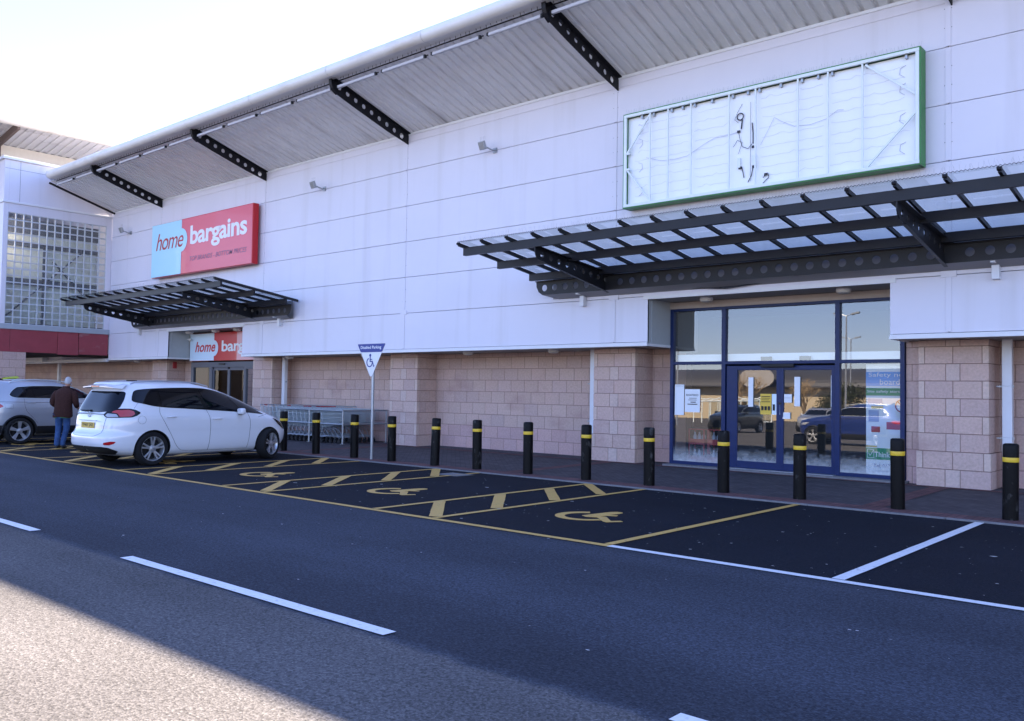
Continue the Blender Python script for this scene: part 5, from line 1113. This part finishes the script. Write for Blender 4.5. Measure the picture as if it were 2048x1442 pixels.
def suv(loc, hd, label, paint='silver', group='cars in the parking bays', simple=False):
    c = empty('parked_car', loc, label, 'car', group, rz=hd)
    K = [(.24,-.62,3.05,.80),(.30,-.74,3.25,.86),(.40,-.80,3.38,.90),(.50,-.815,3.42,.912),(.60,-.82,3.44,.918),(.72,-.81,3.44,.922),(.84,-.80,3.42,.926),(.94,-.785,3.36,.926),(1.02,-.765,3.10,.92),(1.08,-.745,2.85,.912),(1.14,-.725,2.45,.90),(1.20,-.70,2.12,.885),(1.30,-.65,1.93,.858),(1.40,-.585,1.74,.825),(1.50,-.51,1.52,.785),(1.57,-.49,1.30,.735),(1.62,-.49,1.08,.665),(1.65,-.44,.85,.57),(1.665,-.30,.60,.42),(1.672,0,.35,.22)]
    sh = Shell(K, 1.0, 5., 4.2); body_mesh('body', sh, paint, c, (0, 2.68), .40)
    S = lambda off, sg=-1: (lambda u, v: sh.side(u, v, sg, off)); Rr = lambda off: (lambda u, v: sh.end(u, v, False, off)); Fr = lambda off: (lambda u, v: sh.end(u, v, True, off))
    dlo = [(-.27,1.29),(-.19,1.40),(-.07,1.495),(.3,1.525),(.8,1.535),(1.2,1.525),(1.5,1.46),(1.75,1.35),(1.98,1.20),(1.3,1.185),(.5,1.195),(-.12,1.205),(-.22,1.235)]
    for sg in (-1, 1):
        q = MB(); gapline(q, rpoly(dlo, .05)+[rpoly(dlo, .05)[0]], S(.004, sg), .010); q.build('chrome_window_trim', 'chrome', c, smooth=True, local=True)
        q = MB(); patch(q, rpoly(dlo, .05), S(.003, sg)); q.build('window_surround', 'gblk', c, smooth=True, local=True)
        for wq in ([(-.24,1.29),(-.16,1.40),(-.06,1.48),(.10,1.50),(.07,1.215),(-.11,1.222)], [(.13,1.215),(.13,1.505),(.26,1.51),(.33,1.21)], [(.36,1.21),(.30,1.51),(.98,1.51),(1.02,1.20)], [(1.10,1.20),(1.06,1.51),(1.25,1.50),(1.5,1.44),(1.78,1.30),(1.90,1.215)]):
            q = MB(); patch(q, rpoly(wq, .02), S(.006, sg)); q.build('side_window', 'cglass', c, smooth=True, local=True)
        q = MB(); q.tube([(-.22, sg*.64, 1.59), (-.12, sg*.65, 1.655), (.4, sg*.66, 1.69), (.9, sg*.65, 1.68), (1.25, sg*.63, 1.635), (1.4, sg*.63, 1.58)], .016, 8); q.build('roof_rail', 'chrome', c, smooth=True, local=True)
        q = MB(); patch(q, rpoly([(.50,1.04),(.62,1.06),(.95,1.05),(1.05,.99),(.95,.93),(.60,.92)], .02), lambda u, v: sh.wrap(u, v, sg, .008), .03); q.build('tail_light', 'redl', c, smooth=True, local=True)
        q = MB(); patch(q, rpoly([(2.85,.90),(3.15,.86),(3.30,.78),(3.0,.78)], .02), lambda u, v: sh.side(u, v, sg, .006), .03); q.build('headlight', 'clearl', c, smooth=True, local=True)
        q = MB()
        for ax in (0, 2.68):
            P = [(ax+.41*math.cos(a), .335+.41*math.sin(a)) for a in [math.radians(-5+190*k/24) for k in range(25)]]
            q.tube([sh.side(u, v, sg, -.004) for u, v in P], .028, 6)
        patch(q, [(.42,.47),(2.26,.47),(2.26,.26),(.42,.26)], S(.010, sg), .08); q.build('arch_trim', 'plas', c, smooth=True, local=True)
        q = MB(); gapline(q, [(-.55,1.105),(0,1.10),(1.0,1.085),(2.3,1.05)], S(.0005, sg), .006); gapline(q, smooth_pts([(.09,1.19),(.10,1.0),(.16,.85),(.30,.70),(.44,.55)]), S(.001, sg)); gapline(q, smooth_pts([(1.06,1.19),(1.09,.9),(1.06,.48)]), S(.001, sg)); gapline(q, smooth_pts([(2.05,1.17),(2.1,.9),(2.06,.5)]), S(.001, sg)); gapline(q, rpoly([(-.38,1.07),(-.18,1.06),(-.17,.93),(-.36,.94)], .03)+[rpoly([(-.38,1.07),(-.18,1.06),(-.17,.93),(-.36,.94)], .03)[0]], S(.001, sg), .002); q.build('panel_gap', 'ink', c, local=True)
        for (xa, xb) in ((.14,.37),(1.12,1.35)): q = MB(); q.tube([sh.side(x, 1.085+dz, sg, o) for x, dz, o in ((xa,0,-.004),(xa+.03,.004,.022),((xa+xb)/2,.006,.028),(xb-.03,.002,.022),(xb,0,-.004))], .013, 8); q.build('door_handle', paint, c, smooth=True, local=True)
        q = MB(); q.obox((1.86, sg*1.0, 1.16), (1,0,.1), (0,1,0), (-.1,0,1), .06, .10, .07); q.build('door_mirror', paint, c, smooth=True, local=True, bevel=.035)
    q = MB(); patch(q, rpoly([(-.62,1.46),(.62,1.46),(.72,1.20),(.66,1.14),(-.66,1.14),(-.72,1.20)], .05), Rr(.004)); q.build('rear_window', 'cglass', c, smooth=True, local=True)
    q = MB(); patch(q, rpoly([(-.60,1.50),(.60,1.50),(.74,1.24),(.70,1.16),(-.70,1.16),(-.74,1.24)], .05), Fr(.004)); q.build('windscreen', 'cglass', c, smooth=True, local=True)
    for sg in (-1, 1): q = MB(); patch(q, [(.0,.50),(.0,.27),(.9,.30),(1.15,.40),(1.15,.50)], lambda u, v: sh.wrap(u, v, sg, .008), .06); q.build('lower_bumper', 'plas', c, smooth=True, local=True)
    px = sh.end(0, .74, False, .0)[0]; q = MB(); q.box(px-.016, px-.004, -.26, .26, .70, .81); q.build('number_plate', 'plate', c, local=True)
    q = MB(); q.prism([(-.16,1.665),(.02,1.665),(-.13,1.74),(-.17,1.74)], lambda u, v: (u-.1,-.01,v), lambda u, v: (u-.1,.01,v)); q.build('roof_aerial', 'plas', c, local=True)
    for x, y in ((0,-.80),(0,.80),(2.68,-.80),(2.68,.80)): wheel(c, x, y, R=.35, rim=.255, style='wide', W_=.225)
    q = MB(); q.box(-.5, 3.0, -.62, .62, .25, .40); q.build('underbody', 'dalloy', c, local=True)
    return c
mpv((-17.63, 8.40, .004), math.radians(92.5), 'white people carrier with tinted rear glass parked in the yellow bays')
suvA = suv((-25.645, 8.84, .004), math.radians(92.0), 'silver grey off roader with roof rails beside the man in the brown jacket')
suvB = copy_tree(suvA); suvB.location = (-29.2, 9.2, .004); suvB['label'] = 'silver car at the photo\'s left edge, mostly hidden behind the silver off roader'
q = MB(); q.add([(-.0,-.0,0),(.25,.0,.05),(.5,.0,.02),(.5,.35,.03),(.25,.38,.09),(0,.33,.02)], [(0,1,4,5),(1,2,3,4)]); q.box(.05,.45,.03,.30,-.05,.03)
yy = q.build('roof_bundle', mat('yellow_green_cloth', (.45,.50,.03), .7), None, local=True, bevel=.02); yy.location = (-28.85, 9.75, 1.72); tag(yy, 'small yellow green bundle lying on the roof of the leftmost car', 'bundle')
# ------------------------------------------------------------------ the man
def skinned(name, nodes, edges, mt, parent, sub=2, root=0):
    me = bpy.data.meshes.new(name); me.from_pydata([n[:3] for n in nodes], edges, []); o = bpy.data.objects.new(name, me); COL.objects.link(o); o.parent = parent
    o.modifiers.new('skin', 'SKIN'); sv = me.skin_vertices[0] if len(me.skin_vertices) else None
    if sv is None: return o
    for i, n in enumerate(nodes): sv.data[i].radius = (n[3], n[4] if len(n) > 4 else n[3]); sv.data[i].use_root = (i == root)
    ss = o.modifiers.new('sub', 'SUBSURF'); ss.levels = sub; ss.render_levels = sub
    bpy.context.view_layer.update(); m2 = bpy.data.meshes.new_from_object(o.evaluated_get(bpy.context.evaluated_depsgraph_get())); o.modifiers.clear(); o.data = m2; m2.materials.clear(); m2.materials.append(M[mt])
    for p in m2.polygons: p.use_smooth = True
    return o
PM = empty('person', (-22.55, 9.05, .004), 'white haired man seen from behind in a brown jacket and blue jeans, hands in front', 'person')
PM.rotation_euler = (0, 0, math.radians(42))      # local +y is where he faces
# body: pelvis first
nodes = [(0,0,.93,.125,.10),(0,.015,1.08,.13,.10),(0,.05,1.25,.14,.10),(0,.085,1.37,.12,.08),(0,.11,1.48,.06,.06),(.01,.145,1.55,.055,.058),
 (-.16,.08,1.38,.05),(-.26,.02,1.17,.048),(-.17,.20,1.02,.036),(-.13,.25,1.00,.03),
 (.16,.08,1.38,.05),(.26,.05,1.17,.048),(.22,.24,1.02,.036),(.20,.29,1.0,.03),
 (-.095,0,.86,.088),(-.10,.03,.50,.062),(-.105,-.05,.12,.044),(-.105,-.05,.06,.04),
 (.095,0,.86,.088),(.085,.05,.50,.062),(-.0,.02,.12,.044),(.0,.03,.06,.04)]
edges = [(0,1),(1,2),(2,3),(3,4),(4,5),(3,6),(6,7),(7,8),(8,9),(3,10),(10,11),(11,12),(12,13),(0,14),(14,15),(15,16),(16,17),(0,18),(18,19),(19,20),(20,21)]
skinned('body', nodes, edges, 'skin', PM)
# head
q = MB(); hv = []; n1, n2 = 20, 16; hc = Vector((.015,.185,1.64))
for i in range(n2+1):
    t = PI*i/n2
    for j in range(n1):
        p = 2*PI*j/n1; x = .073*math.sin(t)*math.cos(p); y = .095*math.sin(t)*math.sin(p); z = .115*math.cos(t)
        if z < -.02 and y < 0: y *= .80; 
        if z < -.05: x *= .86
        if y > .06 and abs(x) < .02 and -.04 < z < .0: y += .022
        if y > .05 and .01 < abs(x) < .045 and .0 < z < .03: y -= .008
        hv.append(hc + Vector((x, y, z)))
q.add([tuple(v) for v in hv], [(i*n1+j, i*n1+(j+1) % n1, (i+1)*n1+(j+1) % n1, (i+1)*n1+j) for i in range(n2) for j in range(n1)])
for s in (-1, 1): q.lathe([(.001,-.006),(.02,-.008),(.03,0),(.02,.01),(.001,.006)], (hc.x+s*.074, hc.y-.005, hc.z-.015), 'x', 10)
q.build('head', 'skin', PM, smooth=True, local=True)
q = MB(); hv = []
for i in range(11):
    t = PI*.62*i/10
    for j in range(24):
        p = 2*PI*j/24; k = 1.0; tt = t if math.sin(p) < .2 else t*(.62 if math.sin(p) > .5 else .8)
        r = 1.07 + .02*math.sin(9*p+3*t)
        hv.append(hc + Vector((.074*r*math.sin(tt)*math.cos(p), .096*r*math.sin(tt)*math.sin(p)-.002, .117*r*math.cos(tt)+.003)))
q.add([tuple(v) for v in hv], [(i*24+j, i*24+(j+1) % 24, (i+1)*24+(j+1) % 24, (i+1)*24+j) for i in range(10) for j in range(24)]); q.build('hair', 'hair', PM, smooth=True, local=True)
q = MB()
for s in (-1, 1):
    q.lathe([(.001,-.002),(.012,0),(.001,.006)], (hc.x+s*.028, hc.y+.083, hc.z+.012), 'y', 8)
q.build('eyes', 'ink', PM, local=True)
# jacket: torso loft with hem, plus sleeves
def loft(rings, n=28, flat=.0):
    vs = []; 
    for (cx, cy, cz, rx, ry, *w) in rings:
        for j in range(n):
            p = 2*PI*j/n; c, s_ = math.cos(p), math.sin(p); k = (abs(c)**2.6+abs(s_)**2.6)**(-1/2.6); wob = 1+.02*math.sin(5*p+cz*20)
            vs.append((cx+rx*c*k*wob, cy+ry*s_*k*wob, cz + (w[0]*math.sin(3*p) if w else 0)))
    return vs, [(i*n+j, i*n+(j+1) % n, (i+1)*n+(j+1) % n, (i+1)*n+j) for i in range(len(rings)-1) for j in range(n)]
q = MB(); vs, fs = loft([(0,.0,.77,.215,.165,.012),(0,.0,.80,.222,.17,.006),(0,.01,.95,.205,.155),(0,.02,1.08,.195,.148),(0,.045,1.22,.21,.155),(0,.07,1.34,.222,.148),(0,.085,1.41,.205,.128),(0,.10,1.46,.155,.10),(0,.115,1.495,.09,.078),(.005,.125,1.535,.078,.074)]); q.add(vs, fs)
q.build('jacket', 'jacket', PM, smooth=True, local=True)
for s, arm in ((-1, [(-.16,.09,1.405,.088),(-.225,.07,1.33,.085),(-.275,.02,1.18,.075),(-.285,.02,1.10,.072),(-.23,.13,1.05,.062),(-.185,.19,1.02,.052)]), (1, [(.16,.09,1.405,.088),(.225,.08,1.33,.085),(.275,.05,1.18,.075),(.285,.06,1.10,.072),(.255,.17,1.05,.062),(.23,.225,1.025,.052)])):
    q = MB(); q.tube([a[:3] for a in arm], [a[3] for a in arm], 16); o = q.build('jacket_sleeve', 'jacket', PM, smooth=True, local=True); m_ = o.modifiers.new('s', 'SUBSURF'); m_.levels = 1; m_.render_levels = 1
q = MB(); vs, fs = loft([(0,.0,.755,.185,.135,.006),(0,.0,.80,.185,.14)]); q.add(vs, fs); q.build('shirt_hem', 'gtop', PM, smooth=True, local=True)
nodes = [(0,0,.88,.15,.125),(-.095,.0,.78,.105),(-.10,.025,.50,.078),(-.105,-.045,.13,.064),(-.105,-.05,.06,.066),(.095,.0,.78,.105),(.08,.05,.50,.078),(-.0,.02,.13,.064),(.0,.02,.06,.066)]
skinned('jeans', nodes, [(0,1),(1,2),(2,3),(3,4),(0,5),(5,6),(6,7),(7,8)], 'jeans', PM)
for x, y in ((-.105,-.03),(.005,.045)):
    skinned('shoe', [(x,y-.06,.045,.042,.04),(x,y+.02,.045,.045,.042),(x,y+.10,.038,.045,.034),(x,y+.17,.032,.036,.026)], [(0,1),(1,2),(2,3)], 'shoe', PM)
# hands with fingers
for s, (wx, wy, wz) in ((-1, (-.135,.245,1.0)), (1, (.205,.285,1.0))):
    hn = [(wx,wy-.03,wz+.006,.028),(wx,wy+.015,wz,.034,.018),(wx,wy+.045,wz-.004,.036,.016)]; he = [(0,1),(1,2)]
    for k, (dx, L) in enumerate(((-.028,.062),(-.010,.072),(.009,.068),(.027,.052))):
        b = len(hn); hn += [(wx+dx,wy+.06,wz-.008,.0095),(wx+dx,wy+.06+L*.45,wz-.02,.0088),(wx+dx*.9,wy+.06+L*.6,wz-.02-L*.5,.008)]; he += [(2,b),(b,b+1),(b+1,b+2)]
    b = len(hn); hn += [(wx-s*.035,wy+.02,wz-.008,.011),(wx-s*.052,wy+.05,wz-.018,.0095)]; he += [(1,b),(b,b+1)]
    skinned('hand', hn, he, 'skin', PM, 1)
# ------------------------------------------------------------------ what stands behind the camera (seen in the glass)
R1 = empty('distant_retail_shed', (-70, -98, 0), 'long beige retail shed with dark curved roof reflected in the entrance glass', 'building')
q = MB(); q.box(-150, -20, -110, -98, 0, 5.6); q.build('wall', mat('beige_shed_wall', (.42, .34, .22), .8, var=.06, vscale=.3), R1)
q = MB(); prof = [(-96.5,5.2)] + [(-96.5-11*(1-math.cos(a)), 5.4+3.1*math.sin(a)) for a in [PI/2*k/10 for k in range(11)]] + [(-112,8.5),(-112,5.4)]
q.add([(x,y,z) for x in (-152,-18) for y, z in prof], [(i,(i+1)%len(prof),len(prof)+(i+1)%len(prof),len(prof)+i) for i in range(len(prof))]+[tuple(range(len(prof))),tuple(range(len(prof),2*len(prof)))]); q.build('curved_roof', mat('dark_shed_roof', (.05, .05, .055), .5), R1)
q = MB(); q.prism(circ(0,0,2.2,24), lambda u, v: (-61.5+u*1.3,-95.6,6.6+v*.75), lambda u, v: (-61.5+u*1.3,-95.9,6.6+v*.75)); q.build('oval_sign', mat('oval_grey', (.30, .28, .26), .6), R1)
q = MB()
for x in (-140,-120,-100,-84,-66,-50,-36): q.box(x-1.6,x+1.6,-98.0,-97.9,0.1,3)
q.build('dark_doorway', 'olive', R1)
def leafball(mb, c, r, n, sz, rnd, squash=.85):
    for _ in range(n):
        d = Vector((rnd.gauss(0,1), rnd.gauss(0,1), rnd.gauss(0,1))).normalized()*r*(rnd.random()**.4); d.z *= squash; p = Vector(c)+d; a = Vector((rnd.gauss(0,1), rnd.gauss(0,1), rnd.gauss(0,1))).normalized(); b = a.orthogonal().normalized(); s = sz*rnd.uniform(.6,1.3)
        mb.add([tuple(p+a*s), tuple(p+b*s*.6), tuple(p-a*s), tuple(p-b*s*.6)], [(0,1,2,3)])
rr_ = random.Random(5)
for i, (x, y, h) in enumerate(((-27.5,-42,4.4),(-33.,-52,3.6))):
    t = empty('evergreen_bush', (x, y, 0), ['rounded dark evergreen reflected beside the notice board', 'lower dark evergreen reflected in the right blue door'][i], 'bush', 'evergreens reflected in the glass')
    q = MB(); q.tube([(0,0,0),(.05,0,h*.5)], [.12,.06], 8); q.build('trunk', 'jacket', t, local=True)
    q = MB()
    for k in range(12): leafball(q, (rr_.uniform(-.9,.9), rr_.uniform(-.9,.9), h*.55+rr_.uniform(-.8,.9)), 1.0, 160, .09, rr_)
    q.build('crown', mat('evergreen_leaf', (.05,.06,.015), .7, var=.4, vscale=3), t, local=True)
def bare(name, x, y, h, lab):
    t = empty('bare_tree', (x, y, 0), lab, 'tree', 'bare trees reflected in the glass'); q = MB(); tw = MB()
    def br(p, d, L, r, lv):
        e = p + d*L; (q if lv < 2 else tw).tube([p, p+d*L*.5+Vector((rr_.uniform(-.05,.05),)*3)*L, e], [r, r*.8, r*.6], 5 if lv < 2 else 3)
        if lv >= 5: return
        for _ in range(3 if lv else 6):
            nd = (d + Vector((rr_.uniform(-1,1), rr_.uniform(-1,1), rr_.uniform(-.1,.7)))*.75).normalized(); br(p+d*L*rr_.uniform(.6,1), nd, L*rr_.uniform(.6,.8), r*.58, lv+1)
    br(Vector((0,0,0)), Vector((0,0,1)), h*.3, .13, 0); q.build('trunk', mat('bark_a', (.20,.14,.08), .9), t, local=True); tw.build('crown', mat('bark_b', (.30,.21,.11), .9), t, local=True)
bare('t', -38, -44, 6.2, 'bare winter tree reflected in the left pane'); bare('t', -30.5, -40, 5.2, 'bare spreading tree reflected in the right blue door')
for i, (x, y, h) in enumerate(((-23.3,-30,8.3),(-37,-30,6.4),(-31,-52,8.5))):
    t = empty('lamp_post', (x, y, 0), ['tall twin headed lamp post reflected in the top right pane', 'lamp post reflected in the top left pane', 'distant lamp post reflected in the left pane'][i], 'lamp post', 'car park lamp posts reflected in the glass')
    q = MB(); q.tube([(0,0,0),(0,0,h)], [.09,.05], 8); q.build('pole', 'galv', t, local=True)
    for s in (-1, 1): q = MB(); q.tube([(0,0,h),(s*.4,0,h+.15)], .03, 6); q.obox((s*.65,0,h+.17), (1,0,.2*s), (0,1,0), (0,0,1), .28, .12, .06); q.build('lamp_head', 'galv', t, local=True)
sh_ = empty('trolley_shelter', (-40, -45, 0), 'white framed perspex trolley shelter reflected in the left pane and door', 'shelter')
q = MB()
for k in range(7):
    u = k/6; x, y = -46+13*u, -52+13*u
    for o in (0, 1.7): q.tube([(x-o*.7,y+o*.7,0),(x-o*.7,y+o*.7,2.2)], .05, 6)
    q.tube([(x-1.4,y+1.4,2.2),(x-.6,y+.6,2.55),(x+.2,y-.2,2.3)], .05, 6)
q.tube([(-46,-52,2.25),(-33,-39,2.25)], .05, 6); q.tube([(-47.2,-50.8,2.2),(-34.2,-37.8,2.2)], .05, 6); q.tube([(-46,-52,.4),(-33,-39,.4)], .05, 6); q.build('white_frame', 'framew', sh_)
q = MB(); q.add([(-46,-52,.4),(-33,-39,.4),(-33,-39,2.2),(-46,-52,2.2)], [(0,1,2,3)]); q.add([(-46,-52,2.3),(-33,-39,2.3),(-34.2,-37.8,2.25),(-47.2,-50.8,2.25)], [(0,1,2,3)]); q.build('perspex_sheet', 'perspex', sh_)
G2 = 'cars reflected in the entrance glass'
def recol(o, old, new):
    for ch in o.children_recursive:
        if ch.type == 'MESH' and old in [m.name for m in ch.data.materials]:
            ch.data = ch.data.copy()
            for i, m in enumerate(ch.data.materials):
                if m.name == old: ch.data.materials[i] = M[new]
for (x, y, a, pc, lab) in ((-11.7,-3.2,180,'navy','dark blue car reflected in the right blue door'), (-9.2,-10.5,180,'white','white car reflected behind the notice board'), (-24.5,-17,92,'cblack','black car reflected across the left pane and the left blue door'), (-23.5,-27,90,'silver','silver car parked far off reflected in the right blue door')):
    bpy.context.view_layer.update(); o = copy_tree(suvA); o.location = (x, y, .004); o.rotation_euler = (0, 0, math.radians(a)); o['label'] = lab; o['group'] = G2
    (recol(o, 'car_silver_paint', pc) if pc != 'silver' else None)
# ------------------------------------------------------------------ camera, light, world
cam = bpy.data.cameras.new('camera'); co = bpy.data.objects.new('camera', cam); COL.objects.link(co); sc.camera = co
cam.sensor_width = 36; cam.lens = FPX/2048*36; cam.clip_end = 2000; cam.clip_start = .05
mw = Matrix(((Rm[0][0], -Rm[1][0], -Rm[2][0], 0), (Rm[0][1], -Rm[1][1], -Rm[2][1], 0), (Rm[0][2], -Rm[1][2], -Rm[2][2], H), (0, 0, 0, 1))); co.matrix_world = mw
EL, AZ = math.radians(42.7), math.radians(-4)      # azimuth from +Y towards +X
sd = Vector((math.sin(AZ)*math.cos(EL), math.cos(AZ)*math.cos(EL), math.sin(EL)))
sl = bpy.data.lights.new('sun', 'SUN'); sl.energy = 5.; sl.angle = math.radians(.53); sl.color = (1., .85, .69)
so = bpy.data.objects.new('sun', sl); COL.objects.link(so); so.rotation_euler = sd.to_track_quat('Z', 'Y').to_euler(); so.location = (0, 0, 30)
w = bpy.data.worlds.new('World'); sc.world = w; w.use_nodes = True; nt = w.node_tree; bg = nt.nodes['Background']
sk = nt.nodes.new('ShaderNodeTexSky'); sk.sky_type = 'NISHITA'; sk.sun_disc = False; sk.sun_elevation = EL; sk.sun_rotation = AZ; sk.air_density = 1.; sk.dust_density = .35; sk.ozone_density = 3.
tm = nt.nodes.new('ShaderNodeMix'); tm.data_type = 'RGBA'; tm.blend_type = 'MULTIPLY'; tm.inputs[0].default_value = 1; tm.inputs[7].default_value = (1.04, .96, 1.16, 1)
nt.links.new(sk.outputs[0], tm.inputs[6]); nt.links.new(tm.outputs[2], bg.inputs[0]); bg.inputs[1].default_value = .073
sc.view_settings.view_transform = 'Standard'; sc.view_settings.look = 'None'; sc.view_settings.exposure = 2.86; sc.view_settings.gamma = 1
sc.cycles.max_bounces = 8; sc.cycles.transparent_max_bounces = 24
